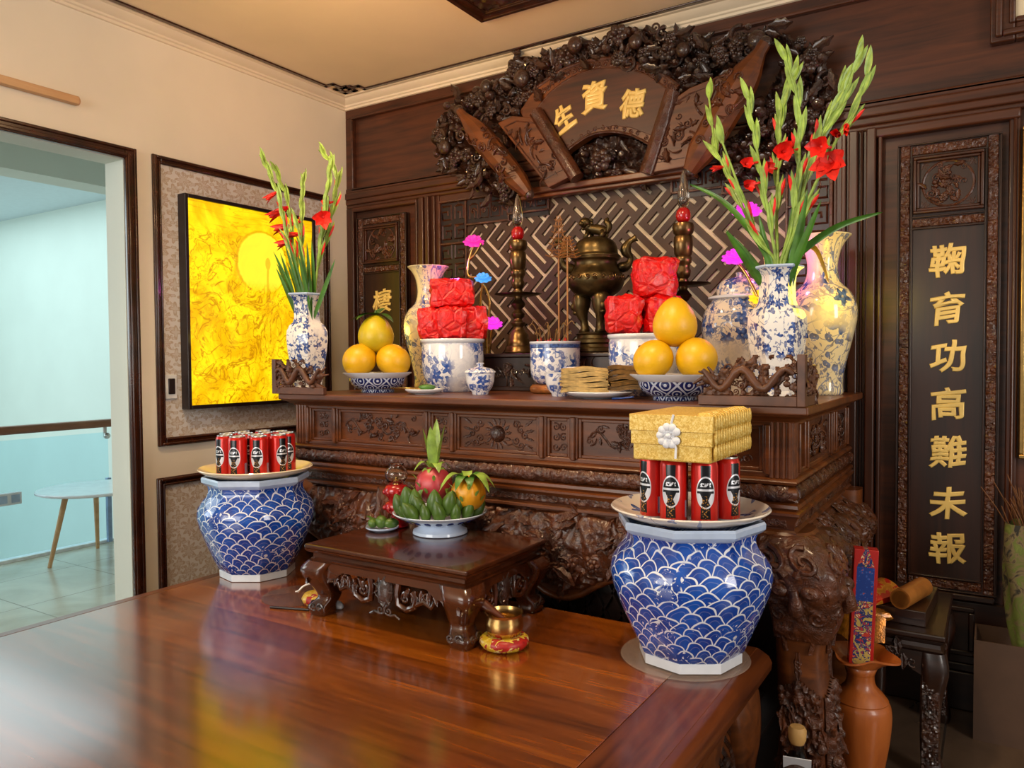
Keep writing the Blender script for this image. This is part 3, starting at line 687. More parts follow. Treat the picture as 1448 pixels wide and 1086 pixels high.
MB().box(-2.30, -2.22, -5.0, -.06, .828, .882).build('handrail', W_RAIL, bal, bevel=.012)
b = MB(); b.tube([(-2.262, -.135, .76), (-2.262, -.135, .83)], .012, 10); b.blob((-2.24, -.135, .765), (.03, .022, .022)); b.build('bracket', M_STEEL, bal)
MB().box(-2.215, -2.185, -.17, -.14, .012, .47).build('post', plain('blue_grey_metal', '#8ea3c4', .35, .5), bal, bevel=.003)
MB().box(-2.30, -2.235, -5.0, -.1, .0, .02).build('channel', plain('white_channel', '#e8eef0', .5), bal, smooth=0)
o = thing('socket_box', 'small white socket box beside the glass balustrade at the left edge', 'socket', (-2.25, -.8, .38))
MB().box(-2.255, -2.215, -.90, -.72, .375, .455).build('housing', M_WHITE, o, bevel=.006)
b = MB(); b.box(-2.216, -2.212, -.785, -.735, .39, .44); b.box(-2.216, -2.212, -.86, -.81, .39, .44); b.build('socket_plate', plain('grey_socket', '#9fb4cf', .4), o)
st = thing('round_side_table', 'round white side table with splayed pale wooden legs in the hall', 'side table', (-1.86, -.44, 0))
b = MB(); b.lathe([(0, .452), (.33, .452), (.342, .458), (.342, .466), (.335, .472), (0, .474)], (-1.86, -.44, 0), 48); b.build('top', M_WHITE, st)
for fx, fy in ((-1.888, -.725), (-2.134, -.28), (-1.58, -.27)):
    p0 = V((fx, fy, 0)); p1 = V((lerp(fx, -1.86, .38), lerp(fy, -.44, .38), .452))
    MB().tube([p0, p1], [.012, .018], 12).build('leg', W_OAK, st)

# fittings on the left wall
o = thing('wooden_rod', 'pale wooden pelmet bar on the wall above the doorway', 'wooden bar', (0.01, -2.3, 2.33))
b = MB(); b.box(0, .03, -3.0, -1.515, 2.318, 2.350); b.blob((.015, -1.515, 2.334), (.015, .008, .016)); b.build('bar', W_OAK, o, bevel=.008, bseg=3)
o = thing('wall_switch', 'white switch plate with dark rocker left of the glowing panel', 'switch', (.003, -1.125, 1.18))
MB().box(.003, .011, -1.155, -1.098, 1.123, 1.232).build('plate', plain('switch_plate', '#dcdcda', .4), o, bevel=.003)
MB().box(.010, .016, -1.143, -1.110, 1.145, 1.215).build('rocker', M_BLACK, o, bevel=.003)
lb = thing('lightbox_panel', 'glowing yellow backlit relief picture in a black box frame', 'lightbox', (.003, -.68, 1.56))
b = MB()
y0, y1, z0, z1 = -1.072, -.292, 1.074, 2.046
for a in ((y0, y0+.017, z0, z1), (y1-.017, y1, z0, z1), (y0+.017, y1-.017, z0, z0+.017), (y0+.017, y1-.017, z1-.017, z1)): b.box(.003, .056, *a)
b.build('frame', M_BLACK, lb, smooth=0, bevel=.002)
# the relief itself: shallow modelled sheet
b = MB()
def lbf(a, c):
    y = lerp(y0+.015, y1-.015, a); z = lerp(z0+.015, z1-.015, c)
    n = mnoise.noise(V((3, y*9, z*9))) + .5*mnoise.noise(V((7, y*22, z*22))); dd = math.hypot(y+.64, z-1.775)
    return V((.044 + (.006*n if dd > .15 else .006) + (.004*math.exp(-((dd-.15)/.012)**2)), y, z))
b.grid(lbf, 70, 86); b.build('glowing_relief', M_LBOX, lb, smooth=180)

# ------------------------------------------------------------------ couplet boards
def couplet(name, label, x0, x1, z0, z1, chars, seed):
    r = random.Random(seed); t = thing(name, label, 'couplet board', ((x0+x1)/2, 0, z0)); bw = .045
    b = MB(); b.box(x0, x1, -.012, .016, z0, z1); frame_y(b, x0, x1, z0, z1, .006, -.022, 0); frame_y(b, x0+bw, x1-bw, z0+bw, z1-bw, .006, -.022, 0)
    zs = z1-.315; b.box(x0+bw, x1-bw, -.022, 0, zs, zs+.006); b.box(x0+bw, x1-bw, -.022, 0, zs+.042, zs+.048)
    b.build('board', W_PANEL, t, bevel=.002)
    b = MB(); f = (x0+bw+.008, x1-bw-.008, zs+.056, z1-bw-.008)
    frame_y(b, *f, .010, -.034, -.01); frame_y(b, f[0]+.010, f[1]-.010, f[2]+.010, f[3]-.010, .010, -.026, -.01)
    b.build('square_moulding', W_WALLV, t, bevel=.003)
    cx = (f[0]+f[1])/2; cz = (f[2]+f[3])/2; rr = (f[1]-f[0])/2-.03
    M = lambda u, v, h: V((u, -.012-h, v)); b = MB()
    c_path(b, M, [(cx+rr*cos(a*pi/18), cz+rr*sin(a*pi/18)) for a in range(37)], .005, 0, 6)
    c_fill(b, M, (cx-rr, cx+rr, cz-rr, cz+rr), lambda u, v: math.hypot(u-cx, v-cz) < rr*.9, 34, r, .020, .004, 'lllsfd')
    for sx in (-1, 1):
        for sz in (-1, 1):
            for k in range(4): c_leaf(b, M, cx+sx*rr*.98, cz+sz*rr*.98, atan2(-sz, -sx)+(k-1.5)*.7+pi*.0, .026, .012, 0, .4)
    b.build('medallion', W_CARVE, t)
    b = MB()
    Mr_ = lambda u, v, h: V((u, -.013-h, v)); al = lambda u, v: True
    for bx_ in ((x0+.007, x0+bw-.001, z0, z1), (x1-bw+.001, x1-.007, z0, z1), (x0+bw, x1-bw, z1-bw+.001, z1-.007), (x0+bw, x1-bw, zs+.007, zs+.041), (x0+bw, x1-bw, z0+.007, z0+bw-.001)): c_relief(b, Mr_, bx_, al, .0042, .0085, 42, x0)
    for xx in (x0+bw/2, x1-bw/2): c_vine(b, M, (xx, z0+.01), (xx, z1-.01), .011, int((z1-z0)/.085), r, .0036, .0155)
    for zz in (z1-bw/2, zs+.024, z0+bw/2): c_vine(b, M, (x0+bw, zz), (x1-bw, zz), .010, 3, r, .0036, .0145)
    b.build('carved_border', W_CARVE, t)
    for k, (ch, zc, sz) in enumerate(chars):
        glyph(ch, M_GOLDW, t, (cx+.002*k, -.0125, zc), sz, 0, .01, bold=.028, seed=k, wide=1.0)
    return t
couplet('couplet_board', 'tall dark couplet board with seven gold characters on the right wall', 2.818, 3.146, .43, 2.071,
        [(c, z, .118) for c, z in zip('鞠育功高難未報', (1.639, 1.464, 1.289, 1.118, .942, .755, .588))], 3)
couplet('couplet_board', 'couplet board in the left corner behind the pomelos, one gold character showing', .093, .450, .43, 2.085, [('棲', 1.615, .13)], 4)
# sliver of a gilt picture frame at the right edge
o = thing('gilt_picture_frame', 'gilt frame with a pale picture at the right edge of the wall', 'picture frame', (3.42, 0, 1.0))
b = MB(); frame_y(b, 3.204, 3.66, .93, 2.08, .016, -.03, .018); b.build('frame', M_GOLDP, o, bevel=.004)
MB().box(3.216, 3.65, -.012, .016, .94, 2.07).build('picture', plain('pale_picture', '#e6d4a6', .5), o, smooth=0)

# ------------------------------------------------------------------ lattice screen behind the altar
ls = thing('lattice_screen', 'dark wooden key-fret lattice over a pale backing behind the altar', 'lattice screen', (1.63, 0, .9))
MB().box(.668, 2.592, .012, .0195, .9, 2.10).build('backing', plain('pale_backing', '#d9c6a8', .6, 0, 0, .04), ls, smooth=0)
PS, SL_ = .029, .0185
def cp_(i): return (i//2)*(PS+SL_) + (PS if i % 2 else 0)
def bar(i, j):
    """key fret: blocks of three long slots laid alternately along and across"""
    bi, bj = i // 8, j // 8; a, c = i % 8, j % 8
    if (bi + bj) % 2: a, c = c, a
    if c % 2 == 0: return True                     # solid ribs between slots
    if a == 0: return c not in (3, 7)              # two of the four slots run through into the next block
    if a == 4 and c == (1 if (bi*3+bj) % 2 else 5): return True
    return False
b = MB(); s2 = sqrt(.5); x0, x1, z0, z1 = .672, 2.588, .93, 2.10; occ = {}
N = 62
for i in range(-N, N):
    for j in range(-N, N):
        u = (cp_(i)+cp_(i+1))/2; v = (cp_(j)+cp_(j+1))/2; x = 1.63 + (u-v)*s2; z = 1.5 + (u+v)*s2
        if x0 < x < x1 and z0 < z < z1: occ[(i, j)] = bar(i, j)
def lp(i, j, y): u = cp_(i); v = cp_(j); return V((1.63+(u-v)*s2, y, 1.5+(u+v)*s2))
for (i, j), s in occ.items():
    if not s: continue
    b.add([lp(i, j, -.004), lp(i+1, j, -.004), lp(i+1, j+1, -.004), lp(i, j+1, -.004)], [(0, 1, 2, 3)])
    for di, dj, p, q in ((-1, 0, (0, 1), (0, 0)), (1, 0, (1, 0), (1, 1)), (0, -1, (0, 0), (1, 0)), (0, 1, (1, 1), (0, 1))):
        if not occ.get((i+di, j+dj), False):
            b.add([lp(i+p[0], j+p[1], -.004), lp(i+q[0], j+q[1], -.004), lp(i+q[0], j+q[1], .012), lp(i+p[0], j+p[1], .012)], [(0, 1, 2, 3)])
b.build('lattice', W_LATT, ls, smooth=0)
b = MB(); frame_y(b, .668, 2.592, .90, 2.115, .012, -.02, .012)
for sx in (0, 1):
    X = lambda x: 3.26-x if sx else x
    def bx(a, c, z0, z1, d=.018): b.box(min(X(a), X(c)), max(X(a), X(c)), -d, .012, z0, z1)
    bx(.836, .846, 1.2, 2.10); bx(.68, .84, 1.885, 1.895); bx(.68, .84, 1.55, 1.56); bx(.84, 1.10, 1.972, 1.982); bx(1.10, 1.325, 2.0, 2.010); bx(1.318, 1.328, 2.0, 2.10)
    bx(1.095, 1.105, 1.972, 2.01)
b.build('fret_frame', W_CARVE, ls, bevel=.002)
for s_ in (0, 1):
    b = MB(); X = (lambda x: 3.26-x) if s_ else (lambda x: x)
    b.prism([(X(.675), .93), (X(.84), .93), (X(.84), 1.98), (X(1.32), 1.98), (X(1.32), 2.1), (X(.675), 2.1)], lambda u, v, h: V((u, h, v)), -.0055, .0125); b.build('fret_backing', M_BLACK, ls, smooth=0)
Mf = lambda u, v, h: V((u, -.006-h*.8, v))
def fretloop(cx, cz, wd, ht, th=.006):
    k = rnd.choice((0, 1, 2))
    P = [(-.5, .5), (.5, .5), (.5, -.5), (-.5, -.5), (-.5, .1), (.1, .1), (.1, -.2)] if k < 2 else [(-.5, -.5), (-.5, .4), (-.2, .5), (.2, .5), (.5, .4), (.5, -.5), (.1, -.5), (.1, 0), (-.15, 0)]
    c_path(b, Mf, [(cx+wd*p[0]*(1 if k else -1), cz+ht*p[1]) for p in P], th, 0, 4)
for sx in (0, 1):
    b = MB()
    for kx in range(2):
        for kz in range(9):
            x = .717+kx*.078; x = 3.26-x if sx else x; fretloop(x, 1.25+kz*.1, .055, .07)
            c_leaf(b, Mf, x, 1.25+kz*.1+.03, rnd.random()*6, .035, .014)
    for kx in range(7):
        x = .885+kx*.066; x = 3.26-x if sx else x; zz = 2.042 if kx < 4 else 2.055
        fretloop(x, zz, .05, .075 if kx < 4 else .055, .005); c_scroll(b, Mf, x, zz, .018, 1.2, 1, kx, .005)
    b.build('fret_border', W_CARVE, ls, smooth=40)

# ------------------------------------------------------------------ carved fan plaque over the altar
pq = thing('carved_plaque', 'carved dark wood fan plaque with three gold characters above the altar', 'plaque', (1.63, 0, 2.08))
FAN = [(1.30, 2.545), (1.37, 2.575), (1.442, 2.604), (1.53, 2.617), (1.62, 2.617), (1.71, 2.602), (1.788, 2.572), (1.88, 2.52), (1.963, 2.462), (2.003, 2.425), (1.97, 2.40), (1.878, 2.195), (1.787, 2.258), (1.687, 2.289), (1.583, 2.287), (1.476, 2.238), (1.40, 2.15), (1.22, 2.46)]
FIELD = [(1.322, 2.46), (1.39, 2.515), (1.478, 2.555), (1.58, 2.574), (1.688, 2.562), (1.77, 2.542), (1.853, 2.505), (1.957, 2.419), (1.885, 2.238), (1.79, 2.288), (1.704, 2.312), (1.62, 2.310), (1.548, 2.287), (1.462, 2.240)]
Mp = lambda y: (lambda u, v, h: V((u, y-h, v)))
MB().prism(FAN, Mp(-.05), 0, .05).build('fan_board', W_ALT, pq, smooth=0, bevel=.004)
MB().prism(FIELD, Mp(-.095), 0, .008).build('fan_field', W_WALL, pq, smooth=0, bevel=.002)
b = MB(); up = [(x, z) for x, z in FAN[:10]]; fo = FIELD[:8]
c_path(b, Mp(-.1), [tuple(p) for p in spl([V(q) for q in up], 40)], .007); c_path(b, Mp(-.1), [tuple(p) for p in spl([V(q) for q in fo], 40)], .005)
lo = [(1.42, 2.20), (1.476, 2.240), (1.583, 2.287), (1.687, 2.289), (1.787, 2.258), (1.878, 2.2)]; c_path(b, Mp(-.1), [tuple(p) for p in spl([V(q) for q in lo], 30)], .006)
for k in range(26):
    t = k/25; p = spl([V(q) for q in up], 100)[int(t*100)]; q = spl([V(s) for s in fo], 100)[int(t*100)]; m = (p+q)/2
    c_scroll(b, Mp(-.1), m.x, m.y, .014, 1.1, 1 if k % 2 else -1, k, .005); c_leaf(b, Mp(-.1), m.x, m.y, k*1.3, .03, .014)
for k in range(16):
    p = spl([V(s) for s in lo], 100)[min(100, int(k/15*100))]; c_scroll(b, Mp(-.1), p.x, p.y+.018, .011, 1.1, 1 if k % 2 else -1, k, .004)
b.build('fan_border', W_CARVE, pq)
for ch, c, rl, sz in (('生', (1.462, 2.385), .38, .118), ('資', (1.612, 2.452), .04, .140), ('德', (1.796, 2.390), -.12, .128)):
    glyph(ch, M_GOLDW, pq, (c[0], -.103, c[1]), sz, rl, .016, wide=.88, bold=.046, seed=ord(ch) % 7, wob=.022)
# half-unrolled sheets and rolled scrolls
SHL = [(1.115, 2.415), (1.20, 2.435), (1.335, 2.40), (1.527, 2.118), (1.39, 2.075)]; SHR = [(1.974, 2.36), (2.06, 2.40), (2.21, 2.43), (2.06, 2.081), (1.871, 2.075)]
for S, e0, e1 in ((SHL, (1.325, 2.43), (1.535, 2.10)), (SHR, (1.985, 2.40), (1.868, 2.075))):
    b = MB(); b.prism(S, Mp(-.085), 0, .045); b.build('scroll_sheet', W_ALT, pq, smooth=0, bevel=.004)
    cx = sum(p[0] for p in S)/5; cz = sum(p[1] for p in S)/5; sh = [(lerp(cx, p[0], .8), lerp(cz, p[1], .8)) for p in S]
    b = MB(); c_fill(b, Mp(-.129), (cx-.25, cx+.25, cz-.22, cz+.22), inpoly(sh), 26, rnd, .026, .002, 'slt'); c_path(b, Mp(-.13), [*sh, sh[0]], .004)
    b.build('carved_relief', W_CARVE, pq)
    n = 8; P = [V((lerp(e0[0], e1[0], k/n), -.125, lerp(e0[1], e1[1], k/n))) for k in range(n+1)]
    MB().tube(P, .033, 12).build('rolled_edge', W_CARVE, pq)
for A, B_, r in (((.930, 2.492), (1.320, 2.045), .056), ((2.376, 2.492), (2.078, 2.045), .064)):
    n = 14; P = [V((lerp(A[0], B_[0], k/n), -.185, lerp(A[1], B_[1], k/n))) for k in range(n+1)]
    rr = [r*.38, r*.40, r*.62, r*.86, r, r*1.03, r*1.03, r*1.0, r*1.0, r*.98, r*.95, r*.92, r*.86, r*.66, r*.45]
    MB().tube(P, rr, 10).build('rolled_scroll', W_ALT, pq, smooth=25)
    b = MB(); d = (P[-1]-P[0]).normalized(); sd = V((-d.z, 0, d.x))
    def Ms(u, v, h, P=P, d=d, sd=sd, r=r):
        a = v/r; q = P[0] + d*u; return q + (r+h)*(sin(a)*sd + cos(a)*V((0, -1, 0)))
    Ln = (P[-1]-P[0]).length
    c_fill(b, Ms, (Ln*.26, Ln*.8, -r*1.1, r*1.1), lambda u, v: True, 24, rnd, .026, .001, 'sslt'); b.build('carved_relief', W_CARVE, pq)
    for q in (P[0], P[-1]): MB().blob(q, (.026, .022, .026), 10, 7).build('roller_knob', W_CARVED, pq)
b = MB(); b.box(1.20, 2.06, -.09, -.021, 2.068, 2.098); b.box(1.20, 2.06, -.07, -.021, 2.05, 2.07); b.build('bottom_rail', W_ALT, pq, bevel=.006)
OUT = [(.665, 2.40), (.72, 2.53), (.85, 2.612), (.98, 2.64), (1.12, 2.672), (1.17, 2.735), (1.24, 2.75), (1.30, 2.715), (1.38, 2.752), (1.469, 2.778), (1.62, 2.78), (1.67, 2.80), (1.76, 2.80), (1.86, 2.76), (1.905, 2.70), (1.99, 2.665), (2.10, 2.585), (2.16, 2.60), (2.24, 2.59), (2.31, 2.60), (2.38, 2.605), (2.43, 2.54), (2.50, 2.50), (2.56, 2.43), (2.605, 2.36), (2.615, 2.25), (2.56, 2.15), (2.50, 2.08), (2.40, 2.02), (2.10, 2.03), (1.95, 2.07), (1.40, 2.07), (1.20, 2.03), (1.0, 2.10), (.90, 2.15), (.86, 2.22), (.74, 2.26)]
OUT = [(x, min(z, 2.725)) for x, z in OUT]
iO, iF, iL, iR = inpoly(OUT), inpoly([(1.62+(x-1.62)*.96, 2.40+(z-2.40)*.96) for x, z in FAN]), inpoly(SHL), inpoly(SHR)
def seg(u, v, A, B_):
    a = V(A); d = V(B_)-a; t = max(0, min(1, (V((u, v))-a).dot(d)/d.length_squared)); return (V((u, v))-a-d*t).length
def free(u, v): return iO(u, v) and not iF(u, v) and not iL(u, v) and not iR(u, v) and seg(u, v, (.930, 2.492), (1.320, 2.045)) > .045 and seg(u, v, (2.376, 2.492), (2.078, 2.045)) > .05
for (ua, ub, va, vb, n) in ((.62, 1.16, 1.98, 2.8, 330), (1.16, 1.62, 2.42, 2.82, 200), (1.62, 2.1, 2.40, 2.82, 200), (2.05, 2.64, 1.98, 2.8, 380), (1.42, 1.9, 2.05, 2.3, 70)):
    b = MB(); M = Mp(-.02)
    c_relief(b, M, (ua, ub, va, vb), free, .0065, .085 if vb > 2.4 else .05, 15, ua)
    c_fill(b, M, (ua, ub, va, vb), free, int(n*.55), rnd, .036, .10 if vb > 2.4 else .05, 'llllffdds')
    b.build('carved_foliage', W_CARVED, pq, smooth=50)
for x, z, r in ((1.47, 2.665, .055), (1.19, 2.665, .042), (1.72, 2.70, .052), (2.10, 2.50, .035), (.84, 2.31, .045), (.73, 2.43, .04), (1.64, 2.17, .055), (2.345, 2.545, .032), (2.52, 2.42, .05), (1.30, 2.66, .036), (.98, 2.56, .038), (1.95, 2.58, .042), (2.24, 2.52, .035)):
    b = MB(); c_flower(b, Mp(-.10), x, z, r, 6, 0, x*9, 3); b.build('carved_peony', W_CARVED, pq, smooth=50)
for x, z, r in ((1.53, 2.69, .035), (1.25, 2.60, .04), (2.33, 2.53, .038), (.80, 2.35, .035), (1.05, 2.60, .03), (1.82, 2.64, .03), (2.03, 2.56, .03)):
    b = MB(); b.blob((x, -.13, z), (r, r*.8, r*1.05), 14, 10); b.build('carved_peach', W_CARVED, pq, smooth=180)
# ------------------------------------------------------------------ wooden platform
ZP = .483
pf = thing('wooden_platform', 'wide polished brown wooden platform filling the foreground below the altar', 'platform', (1.6, -1.9, 0))
MB().box(.665, 2.443, -2.80, -1.073, ZP-.05, ZP).build('top_boards', M_PLAT, pf, smooth=0, bevel=.0015)
W_STRIP = wood('platform_border_wood', '#451c0b', '#85451f', .28, (26, 2.2, 26), .3, croz=.08)
MB().box(2.4445, 2.582, -2.80, -1.073, ZP-.05, ZP).build('border_board', W_STRIP, pf, smooth=0, bevel=.0015)
MB().box(.628, .6635, -2.80, -1.073, ZP-.05, ZP).build('border_board', W_STRIP, pf, smooth=0, bevel=.0015)
b = MB(); pr = [(-.03, ZP-.001), (.0, ZP-.001), (.016, ZP-.006), (.030, ZP-.018), (.038, ZP-.036), (.036, ZP-.056), (.024, ZP-.07), (.0, ZP-.076), (-.03, ZP-.076)]
b.sweep(pr, [(2.583, -2.80), (2.583, -1.085), (2.571, -1.073)]); b.build('edge_moulding', W_STRIP, pf, smooth=60)
b = MB(); b.sweep([(-.05, .41), (.006, .41), (.012, .395), (.0, .385), (.0, .375), (-.05, .375)], [(2.583, -2.80), (2.583, -1.09)]); b.box(2.54, 2.566, -2.75, -1.15, .08, .41); b.build('apron', W_ALT, pf, smooth=40)
b = MB(); b.box(.66, .69, -2.75, -1.10, .08, .433); b.box(.66, 2.55, -1.10, -1.076, .2, .433); b.build('apron', W_ALT, pf, smooth=0)
def leg_loft(b, secs, seg=20, pw=3.2):
    """rounded-square sections (z, cx, cy, hx, hy) skinned smoothly"""
    n = len(secs)*3; P = spl([V(s[:3]) for s in secs], n); H = spl([V((s[3], s[4])) for s in secs], n)
    def f(a, t):
        k = min(n, int(round(t*n))); th = 2*pi*a; c, s = cos(th), sin(th); q = (abs(c)**pw + abs(s)**pw)**(-1/pw)
        return V((P[k].y + H[k].x*q*c, P[k].z + H[k].y*q*s, P[k].x))
    b.grid(f, seg, n, cu=True)
    b.add([f(i/seg, 1) for i in range(seg)], [tuple(range(seg))]); b.add([f(i/seg, 0) for i in range(seg)], [tuple(range(seg-1, -1, -1))])
b = MB(); leg_loft(b, [(0, 2.555, -1.17, .055, .055), (.06, 2.555, -1.17, .06, .06), (.16, 2.55, -1.17, .045, .06), (.26, 2.56, -1.18, .05, .08), (.36, 2.565, -1.2, .045, .1), (.408, 2.56, -1.2, .04, .1)]); b.build('leg', W_ALT, pf, smooth=180)
b = MB(); leg_loft(b, [(0, .75, -1.17, .055, .055), (.16, .75, -1.17, .045, .06), (.43, .75, -1.19, .06, .08)]); b.build('leg', W_ALT, pf, smooth=180)
for y in (-2.68,):
    for x in (.75, 2.52):
        b = MB(); leg_loft(b, [(0, x, y, .055, .055), (.16, x, y, .05, .05), (.43, x, y, .06, .06)]); b.build('leg', W_ALT, pf, smooth=180)
b = MB(); Mr = lambda u, v, h: V((2.564+h, u, v))
c_relief(b, Mr, (-2.4, -1.32, .10, .37), lambda u, v: v < .37-.35*abs(((u+1.55) % .9)-.45), .010, .022, 9, 1.0); c_fill(b, Mr, (-2.4, -1.32, .12, .34), lambda u, v: v < .34-.35*abs(((u+1.55) % .9)-.45), 26, rnd, .055, .010, 'sll')
for k in range(4): c_path(b, Mr, [(-1.32-.02*k+.09*sin(a*.5), .12+.23*a/6-.02*k) for a in range(7)], .009)
b.build('carved_relief', W_CARVED, pf)

# ------------------------------------------------------------------ altar table
at = thing('altar_table', 'massive carved dark wooden altar table holding the offerings', 'altar table', (1.69, -.55, 0))
XL, XR, YF, YB, ZT = .676, 2.657, -1.0, -.05, 1.155
b = MB(); b.box(XL-.052, XR+.052, YF-.054, YB, ZT-.024, ZT); b.build('tabletop', W_ALT, at, smooth=0, bevel=.005, bseg=3)
path = [(XL, YB), (XL, YF), (XR, YF), (XR, YB)]
b = MB(); b.sweep([(-.02, 1.132), (.046, 1.132), (.044, 1.128), (.030, 1.124), (.020, 1.116), (.010, 1.112), (.008, 1.106), (-.02, 1.106)], path); b.build('cornice_moulding', W_ALT, at, smooth=50)
MB().box(XL+.012, XR-.012, YF+.014, YB, .84, 1.13).build('upper_case', W_ALT, at, smooth=0)
# frame of the frieze: rails, posts and fluted corner pilasters
b = MB(); b.box(XL+.06, XR-.06, YF, YF+.02, 1.094, 1.112); b.box(XL+.06, XR-.06, YF, YF+.02, .948, .966)
C = (XL+XR)/2; posts = [XL+.066, .893, 1.362, 1.480]
posts += [2*C-p for p in posts]
for p in posts: b.box(p-.016, p+.016, YF-.002, YF+.02, .960, 1.10); b.box(p-.008, p+.008, YF-.010, YF+.02, .957, 1.10)
b.box(XR-.02, XR, YF+.07, YB-.02, 1.094, 1.112); b.box(XR-.02, XR, YF+.07, YB-.02, .948, .966)
for p in (YF+.075, YF+.19, -.42, -.33, YB-.03): b.box(XR-.02, XR+.002, p-.016, p+.016, .960, 1.10); b.box(XR-.02, XR+.009, p-.007, p+.007, .957, 1.10)
b.build('frieze_frame', W_ALT, at, bevel=.004)
for sx in (0, 1):
    b = MB(); x0 = XL-.001 if not sx else XR-.063
    b.box(x0, x0+.064, YF-.003, YF+.062, .946, 1.112)
    for k in range(4): b.tube([(x0+.008+k*.016, YF-.003, .95), (x0+.008+k*.016, YF-.003, 1.108)], .0065, 8)
    if sx:
        for k in range(3): b.tube([(XR, YF+.012+k*.018, .95), (XR, YF+.012+k*.018, 1.108)], .0065, 8)
    b.build('pilaster', W_ALT, at)
Mfz = lambda u, v, h: V((u, YF+.0145-h, v))
def panel_frame(b, x0, x1):
    for a in ((x0, x0+.010, .966, 1.094), (x1-.010, x1, .966, 1.094), (x0+.010, x1-.010, 1.084, 1.094), (x0+.010, x1-.010, .966, .976)): b.box(a[0], a[1], YF+.004, YF+.02, a[2], a[3])
pans = [(XL+.082, .877), (.909, 1.346), (1.378, 1.464), (1.496, 2*C-1.496)]; pans += [(2*C-c, 2*C-a) for a, c in pans[:3]]
for k, (x0, x1) in enumerate(pans):
    b = MB(); panel_frame(b, x0, x1); b.build('panel_moulding', W_ALT, at, bevel=.002); b = MB(); cx, cz = (x0+x1)/2, 1.03
    if x1-x0 < .15:
        for s in (-1, 1):
            for q in range(3): c_scroll(b, Mfz, cx+s*.014, cz-.034+q*.034, .014, 1.3, s, q, .0035); c_leaf(b, Mfz, cx+s*.004, cz-.045+q*.034, pi/2+s*.6, .03, .012, 0, .4)
    elif abs(cx-C) < .05:
        c_dome(b, Mfz, cx, cz, .030, .030, .024, 0, 18, 5)
        for q in range(14): c_leaf(b, Mfz, cx+.032*cos(q*2*pi/14), cz+.032*sin(q*2*pi/14), q*2*pi/14+.3, .026, .016, 0, .5)
        for s in (-1, 1):
            for q in range(5): c_scroll(b, Mfz, cx+s*(.075+.018*(q % 3)), cz+.035-.018*q, .015, 1.2, s, q, .004)
            for q in range(4): c_leaf(b, Mfz, cx+s*.11, cz-.03+.02*q, (0 if s > 0 else pi)+s*(q-1.5)*.4, .04, .015, 0, .5)
            c_path(b, Mfz, [(cx+s*(.04+.02*q), cz-.038+.006*sin(q*2)) for q in range(6)], .0035)
    else:
        pts = [(x0+.03+(x1-x0-.06)*q/24, cz+.026*sin(q*.78)) for q in range(25)]; c_path(b, Mfz, pts, .0045)
        c_fill(b, Mfz, (cx-.085, cx+.085, cz-.04, cz+.045), lambda u, v: True, 26, rnd, .017, .003, 'sslf')
        c_fill(b, Mfz, (x0+.03, x1-.03, cz-.045, cz+.045), lambda u, v: True, 30, rnd, .014, .002, 'llst')
    b.build('carved_panel', W_CARVE, at, smooth=50)
Msd = lambda u, v, h: V((XR-.0115+h, u, v))
for y0, y1 in ((YF+.21, -.44), (-.31, YB-.05)):
    b = MB()
    for a in ((y0, y0+.012, .966, 1.094), (y1-.012, y1, .966, 1.094), (y0+.012, y1-.012, 1.082, 1.094), (y0+.012, y1-.012, .966, .978)): b.box(XR-.02, XR-.004, a[0], a[1], a[2], a[3])
    c_fill(b, Msd, (y0+.03, y1-.03, .985, 1.075), lambda u, v: True, 44, rnd, .017, .004, 'sslft')
    b.build('carved_panel', W_CARVE, at, smooth=50)
b = MB(); b.sweep([(-.02, .950), (.002, .950), (.012, .947), (.016, .940), (.012, .933), (.004, .929), (-.02, .929)], path); b.sweep([(-.02, .883), (.004, .883), (.018, .877), (.020, .868), (.014, .861), (.024, .855), (.024, .848), (-.02, .846)], path)
b.build('moulding', W_ALT, at, smooth=50)
b = MB(); RT = .022; b.sweep([(-.02, .929), *[(-.004+RT*cos(a), .906+RT*sin(a)) for a in [pi/2-k*pi/8 for k in range(9)]], (-.02, .884)], path); b.build('torus_moulding', W_ALT, at, smooth=60)
def Mt(u, v, h): a = v/RT; return V((u, YF+.004-(RT+h)*cos(a), .906+(RT+h)*sin(a)))
def Mts(u, v, h): a = v/RT; return V((XR-.004+(RT+h)*cos(a), u, .906+(RT+h)*sin(a)))
for k, (M, u0, u1) in enumerate(((Mt, XL, XR), (Mts, YF, YB))):
    b = MB(); x = u0+.01
    while x < u1-.03:
        for q in range(4): c_path(b, M, [(x+q*.009+.012*t, -.026+.052*t) for t in (0, .25, .5, .75, 1)], .0032, 0, 5)
        c_scroll(b, M, x+.062, .0, .02, 1.3, 1, x*30, .0045); c_leaf(b, M, x+.085, .004, pi+.4, .045, .022, 0, .45); c_leaf(b, M, x+.05, -.012, -.2, .05, .018, 0, .45)
        x += .105
    c_relief(b, M, (u0+.005, u1-.005, -.028, .028), lambda u, v: True, .0045, .007, 30, k)
    b.build('carved_torus', W_CARVE, at, smooth=50)
b = MB(); b.sweep([(-.02, .847), (.020, .847), (.010, .826), (.006, .806), (.014, .800), (.014, .792), (-.02, .79)], path); b.build('band', W_ALT, at, smooth=50)
b = MB(); Mb = lambda u, v, h: V((u, YF-.011-h, v)); c_vine(b, Mb, (XL+.02, .826), (XR-.02, .826), .008, 22, rnd, .003, .0125); c_relief(b, Mb, (XL+.01, XR-.01, .810, .842), lambda u, v: True, .005, .006, 36, 2.0); c_relief(b, lambda u, v, h: V((XR+.011+h, u, v)), (YF, YB, .810, .842), lambda u, v: True, .005, .006, 36, 3.0)
